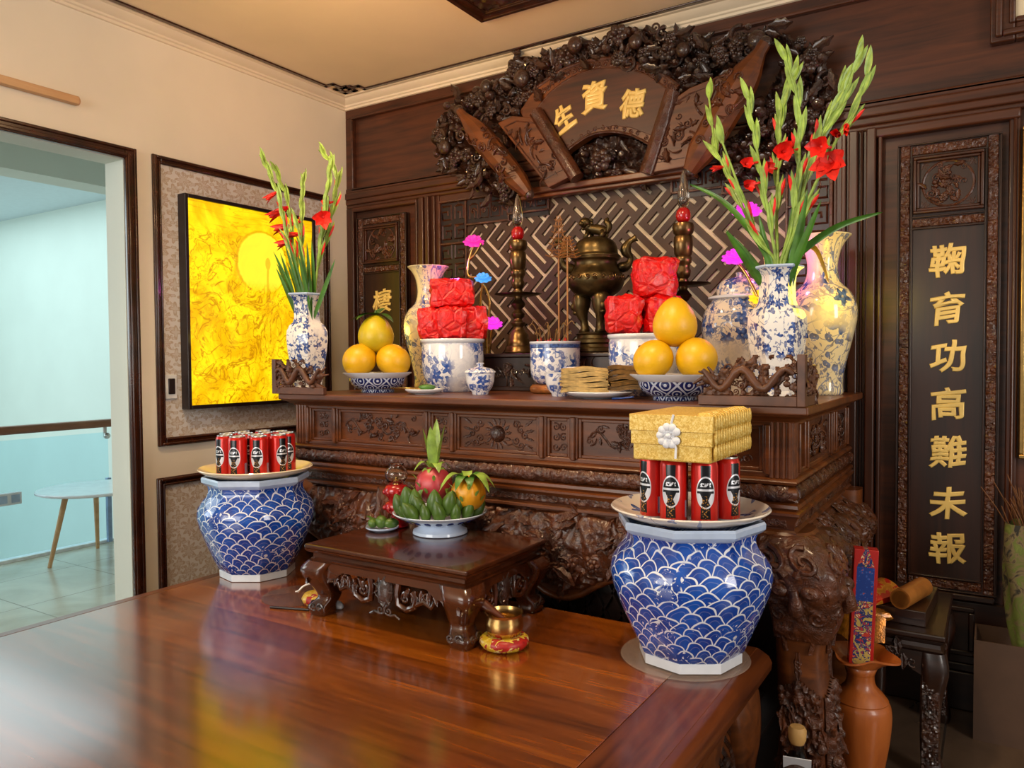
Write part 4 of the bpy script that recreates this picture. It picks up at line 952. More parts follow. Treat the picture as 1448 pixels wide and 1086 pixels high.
Mbs = lambda u, v, h: V((XR+.011+h, u, v)); c_vine(b, Mbs, (YF+.02, .826), (YB-.02, .826), .008, 11, rnd, .003, .0125); b.build('carved_band', W_CARVE, at, smooth=50)
# cabriole apron
def ox(z):
    t = max(0, min(1, (.795-z)/.30)); return -.012 + .040*sin(pi*min(1, t*1.15))*(1 if t < .8 else .8)
def elow(u):
    t = (u-XL)/(XR-XL); return .575 + .05*cos(t*2*pi*4) - .035*sin(pi*t)
b = MB(); b.grid(lambda a, c: V((lerp(XL+.02, XR-.02, a), YF-ox(lerp(elow(lerp(XL, XR, a)), .795, c)), lerp(elow(lerp(XL, XR, a)), .795, c))), 90, 12)
b.grid(lambda a, c: V((lerp(XR-.02, XL+.02, a), YF+.02, lerp(elow(lerp(XR, XL, a)), .795, c))), 90, 2)
def eside(u): t = (u-YF)/(YB-YF); return .50 + .14*sin(pi*t)*0 + .10*(1-abs(2*t-1))
b.grid(lambda a, c: V((XR+.012+2.6*ox(lerp(eside(lerp(YF+.1, YB, a)), .795, c)), lerp(YF+.1, YB, a), lerp(eside(lerp(YF+.1, YB, a)), .795, c))), 40, 12)
b.build('apron', W_ALT, at, smooth=70)
Ma = lambda u, v, h: V((u, YF-ox(v)-h+.002, v)); Mas = lambda u, v, h: V((XR+.010+2.6*ox(v)+h, u, v))
for k in range(4):
    u0 = lerp(XL+.08, XR-.08, k/4); u1 = lerp(XL+.08, XR-.08, (k+1)/4); b = MB()
    ap = lambda u, v: v > elow(u) and abs(u-2.445) > .15 and abs(u-.764) > .15
    c_relief(b, Ma, (u0, u1, .53, .785), lambda u, v: v > elow(u), .0075, .024, 13, k*3.0)
    c_fill(b, Ma, (u0, u1, .56, .77), ap, 46, rnd, .040, .012, 'llllsf')
    for q in range(4):
        if ap(lerp(u0, u1, (q+.5)/4), .7): c_scroll(b, Ma, lerp(u0, u1, (q+.5)/4), .61+.03*(q % 2), .036, 1.4, 1 if q % 2 else -1, q, .010, .012)
    b.build('carved_foliage', W_CARVE, at, smooth=55)
b = MB(); c_fill(b, Mas, (YF+.14, YB-.02, .50, .785), lambda u, v: v > eside(u), 90, rnd, .032, .02, 'llsfdd')
c_relief(b, Mas, (YF+.14, YB-.02, .49, .765), lambda u, v: v > eside(u), .0075, .035, 17, 4.0)
for k in range(46): c_leaf(b, Mas, YF+.1+k*.019, .772, -pi/2, .03, .016, .002, .5)
b.build('carved_foliage', W_CARVE, at, smooth=55)
b = MB(); n = 40; b.tube([Ma(lerp(XL+.05, XR-.05, i/n), elow(lerp(XL+.05, XR-.05, i/n)), 0) for i in range(n+1)], .012, 8); b.tube([Mas(lerp(YF+.1, YB-.02, i/n), eside(lerp(YF+.1, YB-.02, i/n)), 0) for i in range(n+1)], .012, 8); b.build('edge_bead', W_ALT, at, smooth=180)
# legs
FR = [(z, x+.014, y+.045, hx, hy) for z, x, y, hx, hy in [(0, 2.68, -1.0, .085, .085), (.07, 2.68, -1.0, .09, .085), (.15, 2.675, -.995, .075, .07), (.26, 2.675, -.995, .07, .07), (.34, 2.67, -.99, .072, .07), (.43, 2.662, -.985, .07, .072), (.50, 2.665, -.99, .074, .075), (.58, 2.672, -1.0, .088, .09), (.65, 2.668, -1.01, .104, .108), (.71, 2.655, -1.012, .108, .112), (.76, 2.63, -.995, .10, .10), (.80, 2.605, -.975, .085, .085)]]
b = MB(); leg_loft(b, FR); b.build('leg', W_ALT, at, smooth=180)
b = MB(); leg_loft(b, [(z, 2*C-x, y, hx, hy) for z, x, y, hx, hy in FR]); b.build('leg', W_ALT, at, smooth=180)
for x in (2.66, 2*C-2.66):
    b = MB(); leg_loft(b, [(0, x, -.13, .06, .06), (.4, x, -.13, .055, .055), (.8, x, -.13, .06, .06)]); b.build('leg', W_ALT, at, smooth=180)
def fx(z, k):
    s = FR
    for i in range(len(s)-1):
        if s[i][0] <= z <= s[i+1][0]: return lerp(s[i][k], s[i+1][k], (z-s[i][0])/(s[i+1][0]-s[i][0]))
    return s[-1][k]
def Mlf(u, v, h): return V((fx(v, 1)+u*fx(v, 3)/.09, fx(v, 2)-fx(v, 4)*(1-.14*(u/.09)**4)-h, v))
def Mlr(u, v, h): return V((fx(v, 1)+fx(v, 3)*(1-.14*(u/.09)**4)+h, fx(v, 2)+u*fx(v, 4)/.09, v))
b = MB()
for M in (Mlf, Mlr):
    for s in (-1, 1):
        c_scroll(b, M, .042*s, .735, .036, 1.5, s, 1.2, .011, .004); c_dome(b, M, .036*s, .655, .024, .022, .024, .0, 12, 4, .25); c_path(b, M, [(.036*s+.030*cos(a*.5), .655+.028*sin(a*.5)) for a in range(13)], .007)
        c_path(b, M, [(.012*s+.05*s*t, .695+.03*sin(3*t), .004) for t in (0, .3, .6, 1)], [.014, .013, .010, .005])
        c_scroll(b, M, .05*s, .585, .028, 1.3, -s, .5, .009, .002); c_path(b, M, [(.070*s-.03*s*t, .60-.13*t) for t in (0, .25, .5, .75, 1)], .007)
    c_relief(b, M, (-.082, .082, .50, .795), lambda u, v: True, .006, .013, 16, 7.0)
    c_path(b, M, [(0, .66, .008), (0, .63, .016), (0, .605, .022), (0, .59, .010)], [.012, .018, .024, .014], 0, 8)
    for q in range(7): c_leaf(b, M, -.06+.02*q, .56, -pi/2+(q-3)*.1, .06, .020, .002, .5)
    c_leaf(b, M, 0, .47, -pi/2, .09, .03, 0, .4); c_relief(b, M, (-.078, .078, .10, .40), lambda u, v: abs(u) < .078 and v < .40-abs(u)*.6, .006, .022, 20, 2.0); c_fill(b, M, (-.07, .07, .12, .36), lambda u, v: True, 22, rnd, .028, .012, 'lld')
    c_relief(b, M, (-.08, .08, .005, .11), lambda u, v: True, .006, .012, 20, 5.0)
b.build('carved_mask', W_CARVE, at, smooth=60)
b = MB()
for k in range(52):
    x = XL+.12+k*.033; b.box(-.004, .004, -.008, .008, 0, .30, Matrix.Translation((x, -.905, .02+.0)) @ Matrix.Rotation(.5 if k % 2 else -.5, 4, 'Y')); b.box(-.004, .004, -.008, .008, 0, .34, Matrix.Translation((x, -.905, .30)) @ Matrix.Rotation(.5 if k % 2 else -.5, 4, 'Y'))
b.box(XL+.05, XR-.05, -.895, -.885, .02, .80)
b.build('lattice_back', W_DARK, at, smooth=0)

# ------------------------------------------------------------------ low tea table on the platform
tt = thing('low_tea_table', 'low dark carved tea table with scrolled legs standing on the platform', 'low table', (1.6, -1.33, ZP))
x0, x1, y0, y1, zt = 1.285, 1.917, -1.53, -1.085, .71
MB().box(x0, x1, y0, y1, zt-.014, zt).build('tabletop', W_TABLE, tt, smooth=0, bevel=.004)
b = MB(); b.sweep([(-.04, zt-.012), (.0, zt-.014), (-.004, zt-.022), (-.016, zt-.030), (-.020, zt-.032), (-.020, zt-.042), (-.014, zt-.046), (-.016, zt-.054), (-.05, zt-.054)], [(x0, y0), (x1, y0), (x1, y1), (x0, y1)], closed=True); b.box(x0+.03, x1-.03, y0+.03, y1-.03, zt-.05, zt-.013); b.build('moulding', W_TABLE, tt, smooth=40)
zk = zt-.054; W2 = W_TABLE
for sx in (0, 1):
    for sy in (0, 1):
        cx = (x1-.05) if sx else (x0+.05); cy = (y1-.05) if sy else (y0+.05); dx = 1 if sx else -1; dy = 1 if sy else -1
        S = [(ZP, cx+dx*.010, cy+dy*.010, .030, .030), (ZP+.010, cx+dx*.010, cy+dy*.010, .034, .034), (ZP+.03, cx+dx*.012, cy+dy*.012, .036, .036), (ZP+.055, cx-dx*.004, cy-dy*.004, .029, .029), (ZP+.085, cx+dx*.000, cy+dy*.000, .036, .036), (ZP+.12, cx+dx*.012, cy+dy*.012, .045, .045), (ZP+.15, cx+dx*.014, cy+dy*.014, .050, .050), (zk+.002, cx-dx*.004, cy-dy*.004, .052, .052)]
        b = MB(); leg_loft(b, S, 24, 6); lg = b.build('leg', W2, tt, smooth=180)
        b = MB(); M = lambda u, v, h, cx=cx, cy=cy, dy=dy, dx=dx: V((cx+dx*.004+u, cy+dy*(.044+h), v))
        for s in (-1, 1): c_scroll(b, M, s*.014, ZP+.03, .014, 1.3, s, 0, .005)
        M = lambda u, v, h, cx=cx, cy=cy, dy=dy, dx=dx: V((cx+dx*(.044+h), cy+dy*.004+u, v))
        for s in (-1, 1): c_scroll(b, M, s*.014, ZP+.03, .014, 1.3, s, 0, .005)
        b.build('carved_foot', W_CARVED, lg, off=None)
def apron(M, L, name):
    """scrolled openwork apron across a side of length L, u centred on 0"""
    b = MB(); H = zk
    b.prism([(-L/2, H), (-L/2, H-.05), (-L/2+.05, H-.045), (-L/2+.08, H-.022), (L/2-.08, H-.022), (L/2-.05, H-.045), (L/2, H-.05), (L/2, H)], M, -.009, .009)
    for s in (-1, 1):
        P = [(.055, -.022), (.050, -.05), (.055, -.085), (.085, -.096), (.115, -.082), (.122, -.055), (.108, -.042)]; c_path(b, M, [(s*p[0], H+p[1]) for p in P], .0105, 0, 8)
        P = [(.122, -.075), (.15, -.062), (.178, -.075), (.19, -.055)]; c_path(b, M, [(s*p[0], H+p[1]) for p in P], .008, 0, 7)
        for q in range(6): c_leaf(b, M, s*(.10+.022*q), H-.03-.004*(q % 2), -pi/2+s*(q-2.5)*.25, .042, .024, 0, .5)
        c_scroll(b, M, s*.083, H-.062, .018, 1.3, s, 1, .006); c_scroll(b, M, s*.16, H-.045, .016, 1.3, -s, 1, .005)
    b.build(name, W2, tt, smooth=45)
    b = MB(); c_dome(b, M, 0, H-.052, .028, .045, .014, 0, 16, 4)
    for q in range(22): c_leaf(b, M, .018*cos(q*2.4), H-.052+.03*sin(q*2.4), q*1.7, .022, .010, .010, .4)
    c_path(b, M, [(.030*cos(a*pi/10), H-.052+.047*sin(a*pi/10)) for a in range(21)], .004)
    for s in (-1, 1): c_scroll(b, M, s*.015, H-.112, .017, 1.4, s, pi/2, .004); c_path(b, M, [(s*.02, H-.125), (s*.04, H-.12), (s*.058, H-.13)], .004)
    b.build('carved_medallion', W_CARVED, tt, smooth=50)
apron(lambda u, v, h: V(((x0+x1)/2+u, y0+.022-h, v)), x1-x0-.14, 'apron')
apron(lambda u, v, h: V((x1-.022+h, (y0+y1)/2+u, v)), y1-y0-.14, 'apron')
apron(lambda u, v, h: V((x0+.022-h, (y0+y1)/2+u, v)), y1-y0-.14, 'apron')
# ------------------------------------------------------------------ wave-pattern pots, plates, cans
def pot(c, label):
    t = thing('porcelain_pot', label, 'pot', c, 'octagonal wave pots')
    pf_ = [(.127, 0, 1), (.132, .003, 1), (.133, .026, 1), (.138, .030, .9), (.158, .072, .6), (.184, .130, .35), (.205, .184, .25), (.213, .222, .2), (.209, .250, .25), (.193, .275, .5), (.176, .293, .85), (.168, .308, 1), (.167, .320, 1), (.172, .332, 1)]
    pf_ = [(r, z*1.04, o) for r, z, o in pf_]
    b = MB(); b.lathe([(.128, .001, 1)]+pf_[2:], c, 96, 8, .15); b.build('body', M_WAVE, t, smooth=28)
    b = MB(); b.lathe([(.126, 0, 1), (.134, .002, 1), (.1345, .026, 1), (.131, .029, 1)], c, 96, 8, .15); b.build('foot_ring', M_WHITE, t, smooth=28)
    b = MB(); b.lathe([(r, z*1.04, 1) for r, z in ((.170, .330), (.182, .336), (.191, .345), (.192, .358), (.188, .364), (.178, .362), (.168, .35), (.160, .30), (.155, .25))], c, 96, 8, .15); b.build('rim', M_PALE, t, smooth=28)
    return t
PR, PL = (2.445, -1.24, ZP+.0045), (.764, -1.285, ZP)
pot(PR, 'blue and white wave pot carrying the gold box, right of the tea table')
pot(PL, 'blue and white octagonal wave pot left of the tea table against the wall side')
b = MB(); b.lathe([(0, 0), (.168, 0), (.172, .002), (.170, .004), (0, .004)], (2.43, -1.235, ZP+.0005), 56)
tag(b.build('acrylic_mat', M_ACRY, None, smooth=40), 'thin clear round mat under the wave pot on the right platform corner', 'mat')
def plate(c, r, label, mat, name='plate', h=.040, group=None):
    t = thing(name, label, 'plate', c, group); s = r/.213
    b = MB(); b.lathe([(0, 0), (.105*s, 0), (.11*s, .004), (.15*s, h*.22), (.19*s, h*.58), (.212*s, h*.92), (.214*s, h), (.211*s, h+.003), (.2*s, h*.88), (.165*s, h*.5), (.12*s, h*.28), (0, h*.26)], c, 64); b.build('dish', mat, t, smooth=60); return t
PZ0 = ZP+.366
plate((PR[0], PR[1], PZ0+.0045), .208, 'large white plate with blue sprigs on the right pot, holding cans under the gold box', M_PLATE)
plate((PL[0], PL[1], PZ0), .208, 'large pale plate on the left pot holding the uncovered red cans', plain('cream_plate', '#e4d6ba', .12, 0, .4, .05))
def can0(label, group):
    t = thing('drink_can', label, 'can', (0, 0, 0), group)
    b = MB(); b.lathe([(.026, .001), (.032, .006), (.033, .012), (.033, .140), (.031, .148), (.0275, .153)], (0, 0, 0), 32); b.build('body', M_CAN, t, smooth=50)
    b = MB(); b.lathe([(.0275, .152), (.0285, .155), (.0275, .157), (.026, .153), (0, .152)], (0, 0, 0), 32); b.box(-.012, .006, -.007, .007, .153, .155); b.build('lid', M_STEEL, t, smooth=50)
    return t
can = can0('', 'red cans on the left plate')
zc = PZ0+.0115
LN = ['red can at the left end of the front arc on the left plate', 'red can second from the left in the front of the left plate', 'red can in the middle front of the left plate', 'red can right of centre in the front arc of the left plate', 'red can at the right end of the group on the left plate', 'red can at the back right of the left plate', 'red can at the very back of the left plate, partly hidden', 'red can at the back left of the left plate', 'red can at the far left of the left plate behind the front arc']
first = True
vang = atan2(-3.22+1.25, 3.134-.72)
for k in range(9):
    a = vang + (k-2)*2*pi/9*1.0 + .1; x = PL[0]+.112*cos(a); y = PL[1]+.112*sin(a); rz = vang - pi/2 + rnd.uniform(-.35, .35) + (k-2)*.25
    if first: can.location = (x, y, zc); can.rotation_euler = (0, 0, rz); can['label'] = LN[0]; first = False
    else: dup(can, (x, y, zc), rz, LN[k])
for k, l in enumerate(('red can in the inner ring of the left plate, lid showing, front', 'red can in the inner ring of the left plate, lid showing, back right', 'red can in the inner ring of the left plate, lid showing, back left')):
    a = vang + k*2*pi/3; dup(can, (PL[0]+.042*cos(a), PL[1]+.042*sin(a), zc), rnd.random()*6, l)
vr = atan2(-3.22+1.217, 3.134-2.437); zr = PZ0+.016
RN = ['red can at the left end of the row under the gold box', 'red can second from the left under the gold box', 'red can third from the left under the gold box', 'red can at the right end of the row beside the gold box, lid showing']
ROT = [-.75, -.12, .12, .75]
for k in range(8):
    a = vr + (k-1.5)*2*pi/8 - .02; x = PR[0]+.102*cos(a); y = PR[1]+.102*sin(a)
    q = dup(can, (x, y, zr), vr - pi/2 + (ROT[k] if k < 4 else rnd.random()*6), RN[k] if k < 4 else 'red can hidden behind the front row under the gold box')
    q.scale = (1.02, 1.02, 1.08); q['group'] = 'red cans under the gold box' if k < 4 else 'hidden cans behind the front row'
gb = thing('gift_box', 'yellow gold brocade box with a white flower bow on top of the right cans', 'gift box', (2.452, -1.235, zr+.1705))
bx0, bx1, by0, by1, bz = 2.362, 2.562, -1.425, -1.105, zr+.1705
b = MB(); b.box(bx0, bx1, by0, by1, bz, bz+.112); b.build('body', M_BROC, gb, smooth=0, bevel=.004)
b = MB()
for z0, z1, e in ((bz+.112*.36, bz+.114, .004), (bz+.112*.66, bz+.115, .007)): b.box(bx0-e, bx1+e, by0-e, by1+e, z0, z1)
for k in range(15):
    y = by0+.012+k*(by1-by0-.024)/14
    for zz in (bz+.01, bz+.047, bz+.082): b.blob((bx1+.008, y, zz+.015), (.006, .0085, .021), 8, 6)
    b.tube([(bx1-.035, y, bz+.115), (bx1-.01, y, bz+.116), (bx1+.008, y, bz+.106)], .007, 6)
b.build('pleated_wrap', M_BROC, gb, smooth=50, bevel=.002)
b = MB(); Mg = lambda u, v, h: V((u, by0-.008-h, v)); fxc, fzc = bx0+.098, bz+.064
for k in range(9):
    a = .5+k*2*pi/9.6; c_dome(b, Mg, fxc+.022*cos(a), fzc+.022*sin(a), .0105, .0105, .006, .001, 12, 3); c_leaf(b, Mg, fxc, fzc, a, .030, .014, .002, .3)
c_dome(b, Mg, fxc, fzc, .007, .007, .01, .004)
b.tube([(fxc+.006, by0-.008, fzc), (fxc+.018, by0-.008, fzc-.03), (fxc+.017, by0-.009, fzc-.055)], .003, 6); b.tube([(fxc+.006, by0-.008, fzc+.03), (fxc+.012, by0-.009, fzc+.052)], .003, 6); b.build('flower_bow', M_WHITEB, gb, smooth=50)

# ------------------------------------------------------------------ on the tea table
T0 = zt
c = (1.562, -1.185, T0)
cp = thing('footed_dish', 'blue and white footed dish of green betel nuts and dragon fruit on the tea table', 'dish', c)
b = MB(); b.lathe([(.088, 0), (.092, .003), (.090, .012), (.074, .020), (.066, .030), (.080, .038), (.120, .052), (.152, .066), (.158, .072), (.155, .074), (.142, .066), (.10, .052), (.05, .046), (0, .045)], c, 64); b.build('bowl', M_COMP, cp, smooth=50)
b = MB()
for k in range(20): a = k*2*pi/20; M = lambda u, v, h: V((c[0]+(.117+v*1.5+h)*cos(u), c[1]+(.117+v*1.5+h)*sin(u), c[2]+.049+v)); c_dome(b, M, a, .0, .10, .007, .003, .001, 8, 2)
b.build('scallop_band', plain('cobalt_glaze', '#152a6e', .2, 0, .3), cp)
ang_c = atan2(-3.22-c[1], 3.134-c[0])
def betel(loc, lean, az, s, label):
    t = thing('betel_nut', label, 'betel nut', loc, 'green betel nuts in the footed dish')
    m = Matrix.Rotation(az, 4, 'Z') @ Matrix.Rotation(lean, 4, 'Y'); L = .070*s
    b = MB(); pr = [(.004, 0), (.014, .006), (.020, .018), (.0215, .030), (.019, .044), (.012, .058), (.004, .068), (0, .071)]
    b.lathe([(r*s*.98, z*s) for r, z in pr], loc, 14, m=m.to_3x3().to_4x4()); b.build('husk', M_AREC, t, smooth=180)
    b = MB(); b.lathe([(.003, -.006), (.011, .0), (.0125, .008), (.008, .012)], loc, 10, m=m.to_3x3().to_4x4()); b.build('calyx', M_LEAF2, t, smooth=180)
bn = 0
POSN = ['at the left end', 'second from the left', 'third from the left', 'fourth from the left', 'in the middle', 'just right of the middle', 'third from the right', 'second from the right', 'at the right end']
for ring, (n, rad, z, ln, sz) in enumerate(((9, .118, .060, .42, .95), (9, .097, .078, .30, 1.12))):
    for k in range(n):
        a = ang_c + (4-k)*.36 + (.18 if ring else 0) + rnd.uniform(-.05, .05); p = (c[0]+rad*cos(a), c[1]+rad*sin(a), c[2]+z)
        betel(p, ln*rnd.uniform(.4, 1.7), a+rnd.uniform(-.9, .9), sz*rnd.uniform(.85, 1.25), 'green betel nut %s, %s row of the footed dish' % (POSN[k], 'lower' if not ring else 'upper'))
def leaf3(b, base, d, L, W, droop=.0, n=8, up=(0, 0, 1), fold=.25):
    """a pointed blade: base, direction, length, width"""
    base = V(base); d = V(d).normalized(); s = d.cross(V(up)); s = s.normalized() if s.length > .05 else V((1, 0, 0)); nn = s.cross(d)
    vs = []
    for i in range(n+1):
        t = i/n; w_ = W*(sin(pi*(.12+.88*t))**.75 if t < 1 else 0)*.5; p = base + d*(L*t) + V((0, 0, -droop*L*t*t))
        for q in (-1, -.5, 0, .5, 1): vs.append(p + s*(w_*q) + nn*(w_*fold*abs(q)))
    b.add(vs, [(i*5+j, i*5+j+1, i*5+j+6, i*5+j+5) for i in range(n) for j in range(4)])
def dragonfruit(loc, r, label, mat, ups, tall, droop):
    t = thing('dragon_fruit', label, 'dragon fruit', loc)
    b = MB(); b.blob(loc, (r, r, r*1.0), 24, 16, fn=lambda d: 1+.03*sin(6*atan2(d.y, d.x))*(1-d.z*d.z)); b.build('flesh', mat, t, smooth=180)
    top = V(loc)+V((0, 0, r*.9))
    for k in range(ups):
        a = k*2*pi/ups+.4; b = MB(); e = (.18+.28*(k % 3)) if not droop else .7; d = V((cos(a)*e, sin(a)*e, 1)); leaf3(b, top+V((cos(a)*.012, sin(a)*.012, -.01)), d, tall*(1.08-.2*(k % 3))*rnd.uniform(.85, 1.05), .036, 1.0 if droop else .9*(k % 3), 9); b.build('crown_leaf', M_LEAF2 if not droop or k % 3 == 0 else M_LEAF, t, smooth=180)
    b = MB()
    for k in range(9):
        a = ang_c+(k-4)*.4; z = (-.3, .35, .0)[k % 3]; p = V(loc)+r*V((cos(a)*sqrt(1-z*z), sin(a)*sqrt(1-z*z), z)); leaf3(b, p*1.0, V((cos(a)*.7, sin(a)*.7, .9)), .032, .012, .1, 5)
    b.build('scale_leaf', M_LEAF2, t, smooth=180)
dragonfruit((1.534, -1.18, .868), .064, 'pink dragon fruit with tall pale green crown in the footed dish', m_fruit('dragon_skin', '#8f2430', '#bf4048', .1, 30, .4), 12, .155, False)
dragonfruit((1.672, -1.175, .850), .058, 'orange yellow dragon fruit with drooping dark green leaves in the footed dish', m_fruit('orange_skin', '#c9780c', '#e6a81c', .1, 30, .4), 10, .15, True)
t = thing('oil_lamp', 'red glass oil lamp with clear chimney beside the footed dish', 'lamp', (1.372, -1.185, T0)); c2 = (1.372, -1.185, T0)
b = MB(); b.lathe([(.040, 0), (.044, .004), (.040, .012), (.022, .022), (.017, .034), (.020, .044), (.036, .054), (.042, .070), (.038, .084), (.026, .092), (.030, .102), (.043, .118), (.044, .130), (.036, .144), (.022, .150), (.018, .152)], c2, 32); b.build('red_base', M_REDG, t, smooth=60)
b = MB()
for k in range(8):
    for z in (.068, .122): b.blob((c2[0]+.040*cos(k*pi/4), c2[1]+.040*sin(k*pi/4), T0+z), .009, 8, 6)
b.build('glass_studs', M_REDG, t, smooth=180)
b = MB(); b.lathe([(.024, .150), (.030, .156), (.038, .172), (.040, .186), (.034, .200), (.024, .210), (.026, .218), (.0265, .220), (.024, .218), (.0222, .210), (.032, .199), (.038, .186), (.036, .173), (.028, .157)], c2, 32); b.build('glass_chimney', M_GLASS, t, smooth=180)
b = MB(); b.lathe([(.012, .15), (.012, .162), (.004, .166), (.003, .174)], c2, 16); b.build('burner', M_GOLDP, t)
plate((1.372, -1.26, T0), .056, 'small white saucer holding three green fruits on the tea table', M_PALE, 'saucer', .012)
for k, (dx, dy, l) in enumerate(((-.028, -.016, 'left one of three small green fruits on the saucer'), (.0, -.004, 'round middle one of three small green fruits on the saucer'), (.030, .012, 'right one of three small green fruits on the saucer'))):
    p = (1.372+dx, -1.26+dy, T0+.026+(.004 if k == 1 else 0)); o = thing('green_fruit', l, 'fruit', p); b = MB(); m = Matrix.Rotation(.9*(k-1), 3, 'Z')
    b.blob(p, (.026, .017, .017) if k != 1 else (.022, .021, .022), 16, 11, m); b.build('flesh', M_AREC, o, smooth=180)
    b = MB(); leaf3(b, V(p)+V((0, 0, .012)), V(((k-1)*.9-.1, -.1, .5)), .034, .014, .2); b.build('stem_leaf', M_LEAF, o, smooth=180)

# ------------------------------------------------------------------ on the platform
q = (1.977, -1.435, ZP)
o = thing('bowl_cushion', 'round red and gold brocade cushion under the brass singing bowl', 'cushion', q)
b = MB(); b.lathe([(0, 0), (.045, 0), (.062, .006), (.070, .018), (.068, .028), (.056, .037), (.038, .0375), (.025, .033), (0, .031)], q, 40); b.build('ring', M_CUSH, o, smooth=180)
o = thing('singing_bowl', 'small polished brass singing bowl on the brocade cushion', 'bowl', (q[0], q[1], q[2]+.0325))
b = MB(); b.lathe([(0, 0), (.034, .001), (.047, .010), (.053, .025), (.053, .045), (.050, .058), (.052, .066), (.054, .068), (.052, .068), (.047, .058), (.049, .044), (.048, .026), (.042, .012), (.03, .006), (0, .005)], (q[0], q[1], q[2]+.0325), 48); b.build('bowl', M_GOLDP, o, smooth=50)
o = thing('bowl_mallet', 'short brown wooden mallet leaning out of the brass singing bowl', 'mallet', (q[0], q[1], q[2]+.08))
e0 = V((q[0]+.022, q[1]+.012, q[2]+.058)); e1 = V((q[0]-.075, q[1]-.012, q[2]+.122)); b = MB(); b.tube([e0, lerp(e0, e1, .3), lerp(e0, e1, .6), lerp(e0, e1, .85), lerp(e0, e1, .96), e1], [.007, .009, .011, .014, .012, .006], 12); b.build('handle', wood('mallet_wood', '#4a1f0f', '#7a3d20', .35, (18, 18, 18)), o, smooth=180)
q2 = (1.245, -1.430, ZP); o = thing('small_cushion', 'red and yellow brocade cushion behind the left leg of the tea table', 'cushion', q2)
b = MB(); b.lathe([(0, 0), (.040, 0), (.052, .008), (.058, .022), (.050, .036), (.028, .040), (0, .036)], q2, 36); b.build('ring', M_CUSH, o, smooth=180)
o = thing('cushion_cord', 'white twisted cord tail beside the small cushion', 'cord', (1.19, -1.45, ZP)); b = MB()
b.tube(spl([V((1.235, -1.42, ZP+.04)), V((1.21, -1.43, ZP+.062)), V((1.19, -1.45, ZP+.055)), V((1.175, -1.46, ZP+.036))], 14), .003, 6); b.tube(spl([V((1.19, -1.45, ZP+.055)), V((1.187, -1.465, ZP+.045)), V((1.18, -1.475, ZP+.042))], 8), .0025, 6); b.build('cord', M_WHITEB, o, smooth=180)
o = thing('white_stone', 'small white pebble on the platform behind the tea table leg', 'pebble', (1.338, -1.437, ZP)); b = MB(); b.blob((1.338, -1.437, ZP+.013), (.020, .014, .0135), 14, 9, fn=lambda d: 1+.12*sin(5*d.x+3*d.z)); b.build('pebble', M_WHITE, o, smooth=180)
o = thing('clear_tray', 'thin clear plastic disc with a dark edge lying on the platform by the left pot', 'tray', (1.11, -1.42, ZP))
b = MB(); b.lathe([(0, .0005), (.115, .0005), (.117, .0025), (.115, .004), (0, .004)], (1.115, -1.41, ZP), 48); b.build('disc', M_TRAY, o, smooth=40)
o = thing('incense_tongs', 'thin dark stick lying in front of the clear disc', 'stick', (1.19, -1.53, ZP)); MB().tube([(1.14, -1.545, ZP+.004), (1.27, -1.50, ZP+.004)], .0038, 6).build('stick', M_BLACK, o)
# ------------------------------------------------------------------ on the altar
ZA = ZT
CAM = V((3.134, -3.22, 1.288))
def toc(x, y): return atan2(CAM.y-y, CAM.x-x)
